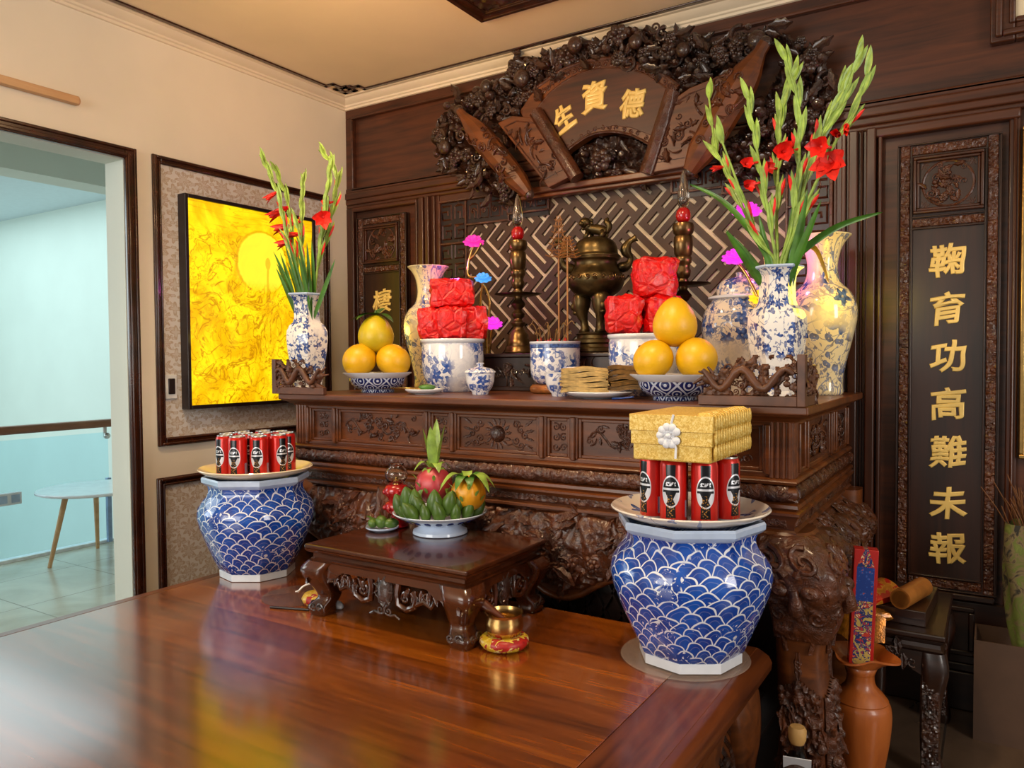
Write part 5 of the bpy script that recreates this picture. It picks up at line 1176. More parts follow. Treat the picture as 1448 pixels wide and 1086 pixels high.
# corner rails of carved openwork
def rail(name, label, xc, sx):
    """L-shaped rail: long arm on the front edge, short return along the side; sx=+1 right corner"""
    t = thing(name, label, 'carved rail', (xc, -1.04, ZA)); yf = -1.062; L = .295; H = .142; th = .016; xi = xc - sx*L
    X = lambda a, c: (min(a, c), max(a, c))
    b = MB(); b.box(*X(xc-sx*.022, xi), yf-.003, yf+th, ZA, ZA+.028); b.box(*X(xc-sx*.001, xc-sx*th), yf+.022, -.90, ZA, ZA+.028); b.box(*X(xc, xc-sx*.022), yf-.004, yf+.022, ZA, ZA+H)
    b.prism([(xi, ZA+.028), (xi+sx*.04, ZA+.028), (xi+sx*.07, ZA+.06)], lambda u, v, h: V((u, yf+h, v)), 0, th)
    b.build('frame', W_STAND, t, smooth=0, bevel=.002)
    M = lambda u, v, h: V((u, yf+.008-h, v)); b = MB()
    pts = [(xc-sx*(.03+.25*i/24), ZA+.075+.028*sin(i*.55+.5), .010) for i in range(25)]; c_path(b, M, pts, [(.006+.0045*sin(pi*i/24))*(1+.3*(i % 2)) for i in range(25)], .006, 8)
    hole = lambda u, v: mnoise.noise(V((u*38, v*38, sx*3))) > -.16 and v < ZA+.138-.06*max(0, (abs(u-xc)-.17)/.11)+.012*sin(u*140)
    for hh in (1, -1): c_relief(b, (lambda u, v, h: V((u, yf+.008-h, v))) if hh > 0 else (lambda u, v, h: V((u, yf+.010+h*.4, v))), (*X(xc-sx*.02, xi+sx*.012), ZA+.026, ZA+.142), hole, .0036, .013, 34, sx*2.0)
    c_fill(b, M, (*X(xc-sx*.02, xi+sx*.03), ZA+.03, ZA+.125), lambda u, v: v < ZA+.125-.05*max(0, (abs(u-xc)-.18)/.1), 26, rnd, .015, .012, 'sslld')
    hx = xi+sx*.03; c_dome(b, M, hx, ZA+.075, .022, .018, .018, 0, 12, 3)
    for k in range(6): c_path(b, M, [(hx+.02*cos(k), ZA+.075+.016*sin(k)), (hx+sx*-.02+.028*cos(k), ZA+.08+.03*sin(k*1.3))], [.006, .003])
    b.build('carved_dragon', W_STAND, t, smooth=60)
    M2 = lambda u, v, h: V((xc-sx*.008+sx*h, u, v)); b = MB(); c_relief(b, M2, (yf+.022, -.905, ZA+.028, ZA+.115), lambda u, v: (sin(u*90)*cos(v*110)) < .55, .004, .012, 30, 3.0); c_fill(b, M2, (yf+.03, -.91, ZA+.03, ZA+.12), lambda u, v: True, 36, rnd, .016, .006, 'sstlld'); b.build('carved_return', W_STAND, t, smooth=60)
rail('carved_rail', 'brown carved dragon rail in front of the vase on the right altar corner', 2.704, 1)
rail('carved_rail', 'brown carved openwork rail in front of the vase on the left altar corner', .602, -1)
def hexvase(c, s, label):
    t = thing('hexagonal_vase', label, 'vase', c, 'hexagonal flower vases')
    P = [(.060, 0, 1), (.066, .004, 1), (.066, .016, 1), (.060, .03, 1), (.070, .09, .9), (.084, .175, .8), (.089, .232, .75), (.087, .262, .8), (.076, .284, .9), (.060, .298, 1), (.055, .315, 1), (.0535, .36, 1), (.056, .388, 1), (.064, .404, 1), (.076, .414, 1)]
    P = [(r*s, z, o) for r, z, o in P]; b = MB(); b.lathe(P, c, 72, 6, .32); b.build('body', M_VASE, t, smooth=25)
    b = MB(); b.lathe([(.0755*s, .412, 1), (.079*s, .416, 1), (.0785*s, .421, 1), (.072*s, .418, 1), (.060*s, .404, 1), (.050*s, .38, 1), (.048*s, .2, 1)], c, 72, 6, .32); b.build('lip', M_PALE, t, smooth=25)
    return t
VR, VL = (2.549, -.72, ZA), (.634, -.90, ZA)
hexvase(VR, 1.0, 'hexagonal blue and white vase of red gladioli on the right of the altar')
hexvase(VL, 1.08, 'hexagonal blue and white vase of red gladioli on the left of the altar')
# gladioli
def gladiolus(pts, y, label, group, nb, flowers=(), leaves=0, seed=0, dy=0.0, s=1.0):
    r = random.Random(seed); z0 = pts[0][1]
    P = [V((x, y + dy*(z-z0)/.5, z)) for x, z in pts]; base = P[0] - V((0, 0, .20)); base = V((lerp(P[0].x, base.x, .3), P[0].y, base.z))
    t = thing('gladiolus', label, 'flower stem', P[0], group)
    C_ = spl([base]+P, 40); n = len(C_)-1
    MB().tube(C_, [.0055*s*(1-.6*i/n)+.001 for i in range(n+1)], 7).build('stem', M_LEAF2, t, smooth=180)
    for k in range(nb):
        f = .42 + .58*k/max(1, nb-1); i = min(n-1, int(f*n)); p = C_[i]; d = (C_[min(n, i+2)]-C_[max(0, i-2)]).normalized()
        side = d.cross(V((0, 1, 0))).normalized()*(1 if k % 2 else -1) + V((0, r.uniform(-.6, .3), 0)); L = s*lerp(.125, .07, k/nb); b = MB()
        for e in (1, -1): leaf3(b, p, d*1.0+side*(.17 if e > 0 else .10), L*(1 if e > 0 else .8), .019*s, .0, 7, (0, 1, .2), .6*e)
        b.build('bud', M_LEAF2, t, smooth=180)
        if k < nb*.35: bb = MB(); leaf3(bb, p+d*L*.35+side*.006, d+side*.34, L*.55, .014*s, 0, 5, (0, 1, .2), .5); bb.build('red_bud', M_PETAL, t, smooth=180)
    for fx_, fz_, rr, op in flowers:
        f = MB(); c = V((fx_, y-.03+dy*(fz_-z0)/.5, fz_)); ax = V((toc_x*.6+r.uniform(-.5, .5), -.8, .25+r.uniform(-.3, .3))).normalized(); u = ax.orthogonal().normalized(); v = ax.cross(u)
        near = min(C_, key=lambda p: (p-c).length)
        if op < .45:
            c = c-V((0, -.02, 0)); ax = ((c-near).normalized()+V((0, -.25, 0))).normalized(); u = ax.orthogonal().normalized(); v = ax.cross(u); rr = max(rr*.8, (c-near).length*.62); c = near+ax*rr*.55
        f.tube([near, c-ax*rr*.4], [.004, .006], 6)
        for k in range(6):
            a = k*pi/3+r.random()*.3; d = (ax*(1.15-op*.8) + (u*cos(a)+v*sin(a))*op*.85).normalized(); q_ = rr*(1.0 if op > .45 else 1.7); leaf3(f, c-ax*rr*.5, d, q_*(1.12 if k % 2 else .95), rr*(.78 if op > .45 else .55), .35*op, 7, tuple(ax), .3 if k % 2 else .45)
        f.build('blossom', M_PETAL, t, smooth=180)
    if leaves:
        for k in range(leaves):
            f = MB(); d = (P[1]-P[0]).normalized() + V((r.uniform(-.22, .22), r.uniform(-.3, .1), 0)); leaf3(f, P[0]-V((0, 0, .12))+V((r.uniform(-.02, .02), r.uniform(-.02, .02), 0)), d, r.uniform(.28, .40), .025*s, .05, 9, (0, 1, .1), .3)
            f.build('leaf', M_LEAF, t, smooth=180)
toc_x = .5
GR = 'gladioli in the right vase'; GL = 'gladioli in the left vase'
SR = [
 ([(2.544, 1.576), (2.496, 1.64), (2.428, 1.781), (2.352, 1.939), (2.323, 2.001), (2.287, 2.204)], 'leftmost gladiolus in the right vase, leaning far left over the plaque', 7, [(2.335, 1.925, .03, .35)], 1, .10),
 ([(2.546, 1.576), (2.533, 1.681), (2.513, 1.821), (2.488, 1.98), (2.47, 2.105)], 'gladiolus in the right vase with small red blossoms left of the tallest centre stems', 8, [(2.470, 1.90, .035, .6), (2.473, 1.832, .035, .6)], 1, -.05),
 ([(2.551, 1.575), (2.541, 1.747), (2.543, 1.967), (2.546, 2.085), (2.58, 2.185)], 'upright gladiolus in the middle of the right vase with forked green tip', 10, [(2.517, 1.895, .035, .6), (2.575, 1.93, .03, .3)], 1, .06),
 ([(2.559, 1.575), (2.593, 1.675), (2.621, 1.875), (2.627, 2.038), (2.592, 2.188)], 'gladiolus in the right vase whose green tip bends back left', 10, [(2.586, 1.917, .052, .6)], 1, -.08),
 ([(2.563, 1.574), (2.586, 1.698), (2.628, 1.874), (2.684, 2.009), (2.735, 2.142)], 'gladiolus in the right vase leaning right with an unopened red bud', 9, [(2.668, 1.955, .03, .2)], 1, .05),
 ([(2.568, 1.574), (2.597, 1.675), (2.66, 1.914), (2.732, 2.038), (2.784, 2.168)], 'tallest gladiolus in the right vase, leaning right toward the couplet board', 10, [], 1, -.02),
 ([(2.572, 1.574), (2.614, 1.695), (2.721, 1.905), (2.779, 1.992), (2.819, 2.095)], 'rightmost gladiolus in the right vase with the largest open red blossoms', 6, [(2.715, 1.868, .060, .9), (2.687, 1.912, .048, .7), (2.739, 1.935, .045, .2), (2.762, 1.955, .04, .15)], 1, -.10),
 ([(2.548, 1.575), (2.496, 1.662), (2.451, 1.808), (2.40, 1.971)], 'short leafy gladiolus in the right vase above the magenta lotus lamp', 3, [], 2, -.12)]
for k, (pts, lab, nb, fl, lv, dy) in enumerate(SR): gladiolus(pts, -.72, lab, GR, nb, fl, lv, k+1, dy)
SL = [
 ([(.607, 1.57), (.541, 1.772), (.484, 1.986), (.387, 2.15)], 'leftmost gladiolus in the left vase, with red buds in front of the glowing panel', 8, [(.405, 1.933, .045, .25), (.436, 1.877, .045, .3), (.461, 1.804, .04, .3)], 2, .05),
 ([(.62, 1.57), (.559, 1.78), (.52, 1.997), (.452, 2.153)], 'second gladiolus from the left in the left vase', 9, [(.465, 1.99, .03, .3)], 2, -.05),
 ([(.628, 1.569), (.58, 1.748), (.549, 1.933), (.535, 2.077)], 'third gladiolus from the left in the left vase, with a hooded red bud', 9, [(.547, 1.842, .045, .3), (.53, 1.90, .03, .3)], 2, .08),
 ([(.646, 1.568), (.640, 1.70), (.618, 1.859)], 'short leafy gladiolus in the centre of the left vase', 2, [], 4, -.05),
 ([(.663, 1.567), (.73, 1.766), (.779, 1.937), (.79, 2.067), (.718, 2.166)], 'tallest gladiolus in the left vase, its tip curling left by the wall corner', 9, [(.767, 1.953, .035, .5)], 2, .03),
 ([(.684, 1.566), (.734, 1.765), (.77, 1.909), (.815, 2.076)], 'rightmost gladiolus in the left vase with an open red blossom', 9, [(.790, 1.882, .05, .8)], 2, -.03)]
for k, (pts, lab, nb, fl, lv, dy) in enumerate(SL): gladiolus(pts, -.90, lab, GL, nb, fl, lv, 30+k, dy)
def blade(pts, y, W, label, mat, dy=0.0):
    t = thing('gladiolus_leaf', label, 'leaf', (pts[0][0], y, pts[0][1])); z0 = pts[0][1]
    P = spl([V((x, y+dy*k/len(pts), z)) for k, (x, z) in enumerate(pts)], 20); b = MB(); vs = []
    for i, p in enumerate(P):
        d = (P[min(20, i+1)]-P[max(0, i-1)]).normalized(); s_ = d.cross(V((0, 1, 0))).normalized(); w_ = W*(sin(pi*(.15+.85*i/20))**.6)*.5 if i < 20 else 0
        for q in (-1, 0, 1): vs.append(p+s_*w_*q*.8+V((0, -.006*abs(q)-w_*.5*q, 0)))
    b.add(vs, [(i*3+j, i*3+j+1, i*3+j+4, i*3+j+3) for i in range(20) for j in range(2)]); b.build('blade', mat, t, smooth=180)
blade([(2.545, 1.45), (2.583, 1.573), (2.716, 1.674), (2.852, 1.709)], -.72, .026, 'long green leaf arching right from the right vase over the cream vase', M_LEAF, -.03)
blade([(2.546, 1.45), (2.518, 1.615), (2.394, 1.785), (2.271, 1.865)], -.72, .024, 'long green leaf arching left from the right vase in front of the lattice', M_LEAF, -.03)
blade([(2.570, 1.50), (2.604, 1.631), (2.656, 1.625), (2.693, 1.52)], -.70, .022, 'yellowing leaf drooping from the right vase onto the cream vase', M_YLEAF, .05)

# fruit bowls and pomelos
def fruitbowl(c, label):
    t = thing('fruit_bowl', label, 'bowl', c, 'blue diaper fruit bowls')
    b = MB(); b.lathe([(.068, 0), (.070, .003), (.070, .012), (.088, .018), (.108, .034), (.116, .050), (.117, .062)], c, 56); b.build('body', M_DIAP, t, smooth=60)
    b = MB(); b.lathe([(.1165, .060), (.122, .066), (.143, .080), (.1445, .084), (.13, .082), (.112, .07), (.08, .045), (0, .03)], c, 56); b.build('rim', M_WHITE, t, smooth=60)
FL, FRB = (.924, -.78, ZA), (2.262, -.855, ZA)
fruitbowl(FL, 'blue and white fruit bowl of pomelos on the left of the altar'); fruitbowl(FRB, 'blue and white fruit bowl of pomelos on the right of the altar')
def pomelo(c, r, h, label, group, mat=None, pear=.12, tilt=(0, 0)):
    t = thing('pomelo', label, 'pomelo', c, group); m = (Matrix.Rotation(tilt[0], 3, 'X') @ Matrix.Rotation(tilt[1], 3, 'Y'))
    def f(a, q):
        ph = pi*(q-.5); th = 2*pi*a; k = r*cos(ph)**.92*(1.05-pear*(.5+.5*sin(ph))**1.6)*(1+.008*sin(3*th+1)) if 0 < q < 1 else 0
        return V(c) + m @ V((k*cos(th), k*sin(th), h*sin(ph)))
    b = MB(); b.grid(f, 30, 20, cu=True); b.build('rind', mat or M_POM, t, smooth=180)
    b = MB(); tp = V(c) + m @ V((0, 0, h-.003)); b.lathe([(.006, -.001), (.0065, .002), (.004, .006), (0, .006)], tp, 10); b.build('stem_end', W_STAND, t)
    return t
G1, G2 = 'pomelos in the left bowl', 'pomelos in the right bowl'
def around(c, dx, dd, dz):
    """dx to the viewer's right, dd toward the viewer"""
    a = toc(c[0], c[1]); return (c[0]-dx*sin(a)*1.0+dd*cos(a), c[1]+dx*cos(a)+dd*sin(a), c[2]+dz)
rt = .069
pomelo(around(FL, -.074, .012, .136), .070, .066, 'left yellow pomelo of the lower layer in the left bowl', G1, pear=.06, tilt=(.5, -.4))
pomelo(around(FL, .068, .030, .134), .072, .065, 'front yellow pomelo of the lower layer in the left bowl', G1, pear=.06, tilt=(-.3, .6))
pomelo(around(FL, .062, -.088, .134), .064, .062, 'right rear pomelo half hidden behind the front one in the left bowl', G1, pear=.06)
tp = around(FL, -.004, -.012, .246)
pl_ = pomelo(tp, .078, .082, 'greenish pomelo with leaves on top of the left bowl', G1, M_POMG, .30)
e = V(tp)+V((0, 0, .080)); a0 = toc(tp[0], tp[1]); rx = V((-sin(a0), cos(a0), 0)); fw = V((cos(a0), sin(a0), 0))
for d, L, W, dr in ((rx*-1+V((0, 0, .25)), .11, .058, .55), (rx*-.8+fw*.5+V((0, 0, .3)), .10, .052, .6), (rx*.75+fw*.55+V((0, 0, .30)), .095, .055, .75), (rx*.5+fw*-.5+V((0, 0, .6)), .07, .045, .2)): b = MB(); leaf3(b, e, d, L, W, dr*.9, 9, (0, 0, 1), .2); b.build('leaf', M_LEAF, pl_, smooth=180)
MB().tube([e-V((0, 0, .01)), e+V((0, 0, .02))], .004, 6).build('stalk', M_LEAF, pl_)
pomelo(around(FRB, -.068, .036, .130), .064, .060, 'left yellow pomelo of the lower layer in the right bowl', G2, pear=.06, tilt=(.4, -.7))
pomelo(around(FRB, .066, .030, .134), .064, .065, 'right yellow pomelo of the lower layer in the right bowl', G2, pear=.10, tilt=(-.2, -.3))
pomelo(around(FRB, .070, -.082, .130), .060, .058, 'rear pomelo showing behind the right one in the right bowl', G2, pear=.05)
pomelo(around(FRB, .0, .0, .250), .074, .080, 'large pear-shaped pomelo on top of the right bowl', G2, pear=.34)

# tall painted vases
def tallvase(c, label, mat):
    t = thing('tall_vase', label, 'vase', c, 'tall painted vases')
    P = prof([(.066, 0), (.072, .012), (.070, .05), (.082, .12), (.104, .21), (.116, .275), (.113, .325), (.092, .368), (.066, .395), (.053, .43), (.052, .47), (.062, .515), (.080, .547), (.096, .563)], 44)
    b = MB(); b.lathe(P, c, 56); b.build('body', mat, t, smooth=60)
    b = MB(); b.lathe([(.0955, .5625), (.097, .566), (.094, .567), (.078, .548), (.060, .515), (.050, .47), (.05, .40)], c, 56); b.build('lip', plain('cream_glaze', '#e6d8b0', .12, 0, .4, .04), t, smooth=60)
tallvase((2.607, -.30, ZA), 'tall cream vase with blue painted flowers at the right back of the altar', M_TALL)
tallvase((.902, -.40, ZA), 'tall cream vase with blue painted figures at the left back of the altar', M_TALL)
t = thing('ginger_jar', 'lidded blue and white jar behind the right hexagonal vase', 'jar', (2.352, -.45, ZA)); c = (2.352, -.45, ZA)
b = MB(); b.lathe(prof([(.075, 0), (.08, .01), (.085, .05), (.108, .14), (.128, .22), (.130, .26), (.118, .305), (.098, .335), (.090, .345)], 30), c, 48); b.build('body', M_JAR, t, smooth=60)
b = MB(); b.lathe([(.088, .342), (.106, .346), (.108, .352), (.10, .356), (.078, .358)], c, 48); b.build('lid_rim', M_WHITE, t, smooth=50)
b = MB(); b.lathe(prof([(.076, .356), (.078, .375), (.070, .40), (.045, .418), (.014, .424), (.010, .43), (.012, .438), (0, .442)], 20), c, 40); b.build('lid', M_JAR, t, smooth=70)

# incense bowls
def incbowl(c, r, h, mat, label, stand=False):
    t = thing('incense_bowl', label, 'incense bowl', c, 'blue and white incense bowls'); k = r/.136
    P = [(.085*k, 0), (.09*k, .004), (.094*k, .014), (.110*k, h*.16), (.126*k, h*.36), (.131*k, h*.62), (.130*k, h*.86), (.127*k, h*.92)]
    b = MB(); b.lathe(P, c, 56); b.build('body', mat, t, smooth=60)
    b = MB(); b.lathe([(.127*k, h*.915), (.134*k, h*.95), (.136*k, h*.985), (.134*k, h), (.122*k, h*.99), (.118*k, h*.9), (.115*k, h*.8)], c, 56); b.build('rim', M_WHITE, t, smooth=60)
    b = MB(); b.lathe([(0, h*.86), (.117*k, h*.84)], c, 40); b.build('ash', plain('incense_ash', '#8d8478', .9), t)
    return t
BL, BC, BR = (1.186, -.60, ZA), (1.654, -.55, ZA+.036), (2.055, -.60, ZA)
incbowl(BL, .137, .222, M_BOWL, 'blue and white incense bowl under red packages on the left of the altar')
def cbowl():
    t = thing('incense_bowl', 'cylindrical blue and white incense bowl with incense sticks at the centre of the altar', 'incense bowl', BC, 'blue and white incense bowls')
    b = MB(); b.lathe([(.062, 0), (.072, .004), (.088, .018), (.097, .04), (.099, .07), (.099, .160)], BC, 56); b.build('body', M_BOWLB, t, smooth=60)
    b = MB(); b.lathe([(.099, .158), (.1015, .162), (.1015, .168), (.094, .168), (.090, .14), (0, .135)], BC, 56); b.build('rim', M_WHITE, t, smooth=60)
    b = MB(); b.lathe([(.0995, .142), (.1005, .143), (.1005, .156), (.0995, .157)], BC, 56); b.build('painted_band', plain('blue_band', '#3c5796', .15, 0, .4, .5, 120), t)
cbowl(); incbowl(BR, .137, .222, M_BOWL, 'blue and white incense bowl under red packages on the right of the altar')
t = thing('bowl_stand', 'low round carved wooden stand under the central incense bowl', 'stand', (BC[0], BC[1], ZA))
b = MB(); b.lathe([(.088, 0), (.098, .004), (.102, .016), (.098, .028), (.092, .031), (.092, .0345), (0, .0345)], (BC[0], BC[1], ZA), 40); b.build('ring', wood('stand_ring_wood', '#6d3a14', '#b06a28', .35, (18, 18, 18), .2, carve=60), t, smooth=50)
for k in range(13):
    a = k*2.4; rr = .03+.045*((k*7) % 5)/5; x, y = BC[0]+rr*cos(a), BC[1]+rr*sin(a); zb = ZA+.165; h = .06+.05*((k*5) % 7)/7
    o = thing('incense_stick', 'red incense stick with a curled ash tip standing in the central bowl', 'incense stick', (x, y, zb), 'incense sticks in the central bowl')
    MB().tube([(x, y, zb-.01), (x+.004*cos(a), y, zb+h*.55)], .0032, 5).build('red_stick', M_PETAL, o)
    cu = [V((x+.004*cos(a), y, zb+h*.55)), V((x+.012*cos(a), y, zb+h)), V((x+.03*cos(a), y+.01*sin(a), zb+h*1.25)), V((x+.045*cos(a), y+.01*sin(a), zb+h*1.1))]
    MB().tube(spl(cu, 12), .0018, 5).build('ash_curl', M_PAPERD, o)
def goldtree(x, y, zt_, top, label):
    o = thing('spirit_ornament', label, 'ornament', (x, y, ZA+.166)); MB().tube([(x, y, ZA+.16), (x, y, zt_)], .0035, 6).build('stick', plain('tan_stick', '#9a6a3a', .6), o)
    b = MB(); ra = (-sin(toc(x, y)), cos(toc(x, y)))
    P = lambda u, v: V((x+ra[0]*u, y+ra[1]*u, v)); H = top-zt_
    for k in range(7):
        f = k/6; wd = .055*(1-.72*f); zz = zt_+H*f*.95; b.tube([P(-wd, zz+.008), P(-wd*.6, zz), P(0, zz+.004), P(wd*.6, zz), P(wd, zz+.008)], .0022, 4)
        for s in (-1, 1): b.tube([P(s*wd*.7, zz), P(s*wd*.45, zz+H/7)], .0018, 4); b.tube([P(s*wd*.2, zz), P(s*wd*.5, zz+H/9), P(s*wd*.1, zz+H/7)], .0016, 4)
    b.tube([P(0, zt_), P(0, top)], .002, 4); b.build('paper_pagoda', plain('gilt_paper', '#8f5f32', .45, .4), o)
goldtree(1.645, -.50, 1.70, 1.85, 'tall gilt pagoda incense ornament on a thin stick behind the central bowl')
goldtree(1.695, -.52, 1.69, 1.77, 'shorter gilt incense ornament on a golden stick right of the tall one')

# red wrapped packages
def pack(c, sz, rz, label, group, seed):
    t = thing('red_package', label, 'package', c, group); b = MB(); m = Matrix.Rotation(rz, 3, 'Z')
    def f(d):
        q = max(abs(d.x), abs(d.y), abs(d.z)); return (.78/q*.8+.2)*(1+.16*mnoise.noise(d*2.4+V((seed, 0, 0)))+.07*mnoise.noise(d*7+V((seed, 3, 0))))
    b.blob(c, [s*.56 for s in sz], 26, 18, m, f); b.build('wrap', M_RED, t, smooth=25)
ca = toc(BL[0], BL[1])
for (dx, dd, dz, sz, l) in ((-.088, .01, .285, (.12, .13, .145), 'left red package on the left incense bowl'), (.0, .06, .285, (.13, .11, .145), 'front middle red package on the left incense bowl'), (.088, .0, .290, (.12, .13, .155), 'right red package on the left incense bowl'), (.0, -.02, .415, (.20, .15, .135), 'red package on top of the stack on the left incense bowl')):
    pack(around(BL, dx, dd, dz), sz, ca+pi/2+dx, l, 'red packages on the left bowl', dx*40+dz*10)
for (dx, dd, dz, sz, l) in ((-.075, .03, .290, (.14, .13, .15), 'left low red package on the right incense bowl'), (.055, .0, .290, (.14, .14, .15), 'right low red package on the right incense bowl'), (.035, -.01, .425, (.165, .13, .16), 'red package standing on top of the right incense bowl')):
    pack(around(BR, dx, dd, dz), sz, ca+pi/2+dx, l, 'red packages on the right bowl', dx*40+dz*10+5)
# cups and plates
def cup(c, lid, label):
    t = thing('lidded_cup' if lid else 'tea_cup', label, 'cup', c); b = MB(); b.lathe([(.030, 0), (.032, .004), (.033, .010), (.046, .026), (.054, .05), (.056, .074), (.057, .083)], c, 40); b.build('body', M_CUP, t, smooth=60)
    if lid:
        b = MB(); b.lathe([(.055, .082), (.061, .085), (.060, .089), (.045, .100), (.016, .106), (.011, .109), (.0105, .113), (.016, .120), (.013, .123), (0, .122)], c, 40); b.build('lid', M_CUP, t, smooth=50)
    else:
        b = MB(); b.lathe([(.057, .082), (.058, .085), (.055, .084), (.05, .06), (0, .05)], c, 40); b.build('inside', M_WHITE, t, smooth=60)
cup((1.451, -.78, ZA), True, 'small lidded blue and white cup in front of the left incense bowl'); cup((1.80, -.775, ZA), False, 'small blue and white cup in front of the central bowl, no lid on')
t = thing('cup_lid_box', 'small white box with blue print standing behind the open cup', 'box', (1.80, -.68, ZA)); MB().box(1.765, 1.835, -.695, -.665, ZA, ZA+.105).build('box', M_CUP, t, bevel=.003)
plate((1.231, -.85, ZA), .075, 'small white plate with a spoon and green leaves by the left fruit bowl', M_WHITE, 'saucer', .018)
o = thing('offering_leaf', 'small green rolled leaf offering on the white plate', 'leaf roll', (1.25, -.855, ZA+.018)); b = MB(); b.blob((1.255, -.862, ZA+.028), (.034, .014, .012), 14, 9, Matrix.Rotation(.5, 3, 'Z')); leaf3(b, (1.23, -.85, ZA+.025), (1, .5, .45), .06, .022, .3); b.build('leaf', M_LEAF, o, smooth=180)
o = thing('metal_spoon', 'small brass spoon resting across the white plate', 'spoon', (1.18, -.87, ZA+.02)); b = MB(); b.tube([(1.09, -.885, ZA+.022), (1.16, -.88, ZA+.024), (1.21, -.865, ZA+.022)], .004, 6); b.blob((1.215, -.862, ZA+.021), (.02, .012, .004)); b.build('spoon', M_GOLDP, o, smooth=180)
o = thing('porcelain_spoon', 'blue porcelain spoon lying by the right fruit bowl', 'spoon', (2.12, -.93, ZA)); b = MB(); b.tube([(2.08, -.93, ZA+.004), (2.12, -.935, ZA+.007), (2.16, -.955, ZA+.012)], [.009, .006, .005], 8, .5); b.build('spoon', plain('blue_glaze', '#28498f', .15, 0, .4), o, smooth=180)
# joss paper bundles on a plate
JC = (1.995, -.86, ZA); plate(JC, .118, 'small white plate under the stacked joss paper bundles', M_WHITE, 'plate', .022)
def bundle(c, w_, d_, h, rz, mat, label, seed):
    t = thing('joss_paper_bundle', label, 'paper bundle', c, 'joss paper bundles'); b = MB(); m = Matrix.Rotation(rz, 3, 'Z'); r = random.Random(seed)
    for k in range(5):
        z0 = c[2]+h*k/5+.0004; e = r.uniform(-.004, .004)
        def f(a, q, z0=z0, e=e): p = m @ V(((a-.5)*(w_+e*2), (q-.5)*(d_+e), 0)); return V((c[0]+p.x, c[1]+p.y, z0+.0035*sin(7*a+seed)*(abs(q-.5)*2)-.003*(2*a-1)**2))
        top = lambda a, q, f=f: f(a, q)+V((0, 0, h/5*.85)); bot = lambda a, q, f=f: f(1-a, q)
        b.grid(top, 8, 6); b.grid(bot, 8, 6)
        for q in (0, 1): b.grid(lambda a, s, q=q, f=f: f(a if q == 0 else 1-a, q)+V((0, 0, h/5*.85*s)), 8, 1)
        for a in (0, 1): b.grid(lambda q, s, a=a, f=f: f(a, q if a else 1-q)+V((0, 0, h/5*.85*s)), 6, 1)
    b.build('paper', mat, t, smooth=0)
ja = toc(JC[0], JC[1])+pi/2; NM = ('lowest', 'second', 'third', 'fourth', 'topmost')
for k in range(5):
    p = around(JC, -.05, .0, .024+k*.0166); bundle(p, .155, .12, .0155, ja+rnd.uniform(-.12, .12), M_PAPER, '%s pale gold joss paper bundle of the left stack on the plate' % NM[k], k)
    p = around(JC, .095, -.01, .030+k*.0166); bundle(p, .125, .12, .0155, ja+rnd.uniform(-.15, .15), M_PAPERD, '%s brown joss paper bundle of the right stack on the plate' % NM[k], k+9)

# candlesticks and censer on a low carved plinth
t = thing('carved_plinth', 'long low dark carved plinth under the candlesticks and censer', 'plinth', (1.735, -.35, ZA))
b = MB(); b.box(1.25, 2.22, -.46, -.24, ZA+.012, ZA+.145); b.box(1.238, 2.232, -.472, -.228, ZA, ZA+.02); b.box(1.238, 2.232, -.472, -.228, ZA+.143, ZA+.160); b.build('box', W_DARK, t, bevel=.004)
b = MB(); Mq = lambda u, v, h: V((u, -.46-h, v)); c_fill(b, Mq, (1.30, 2.16, ZA+.055, ZA+.112), lambda u, v: True, 90, rnd, .022, .003, 'stsl'); b.build('carved_front', W_CARVED, t)
def candlestick(c, label):
    t = thing('candlestick', label, 'candlestick', c, 'brass candlesticks')
    P = [(.062, 0), (.064, .006), (.060, .012), (.058, .03), (.052, .034), (.050, .06), (.045, .064), (.044, .08), (.030, .10), (.022, .112), (.024, .12), (.032, .128), (.032, .136), (.022, .142), (.018, .152), (.028, .162), (.030, .174), (.022, .182), (.015, .192), (.026, .204), (.034, .216), (.024, .228), (.016, .238), (.018, .250)]
    b = MB(); b.lathe(P, c, 36); b.build('base', M_BRASS, t, smooth=50)
    b = MB(); b.lathe([(.018, .250), (.06, .250), (.102, .258), (.104, .261), (.06, .256), (.018, .258)], c, 40); b.build('drip_pan', M_BRONZE, t, smooth=50)
    P = [(.018, .256), (.022, .268), (.018, .280), (.026, .290), (.030, .310), (.024, .322), (.026, .334), (.032, .342), (.033, .36), (.028, .366), (.034, .374), (.037, .41), (.036, .44), (.030, .446), (.038, .456), (.042, .478), (.038, .492), (.026, .496)]
    b = MB(); b.lathe(P, c, 36); b.build('stem', M_BRASS, t, smooth=50)
    b = MB(); b.lathe([(.016, .496), (.026, .506), (.029, .522), (.026, .54), (.016, .552)], c, 24); b.build('red_bead', M_REDG, t, smooth=180)
    b = MB(); b.lathe([(.014, .552), (.02, .565), (.024, .59), (.020, .62), (.014, .65), (.010, .675), (.003, .695), (0, .698)], c, 20); b.build('glass_flame', M_GLASS, t, smooth=180)
ZB = ZA+.1605
candlestick((1.360, -.35, ZB), 'left brass candlestick with red bead and glass flame'); candlestick((2.110, -.35, ZB), 'right brass candlestick with red bead and glass flame')
c = (1.737, -.35, ZB); t = thing('bronze_censer', 'large lidded bronze censer with a lion finial behind the central bowl', 'censer', c)
b = MB(); b.lathe([(.105, 0), (.11, .004), (.108, .016), (.092, .022), (.090, .034), (.098, .040), (.096, .052), (.08, .058), (.078, .07), (.085, .076), (.06, .084), (0, .086)], c, 40); b.build('base', M_BRONZE, t, smooth=40)
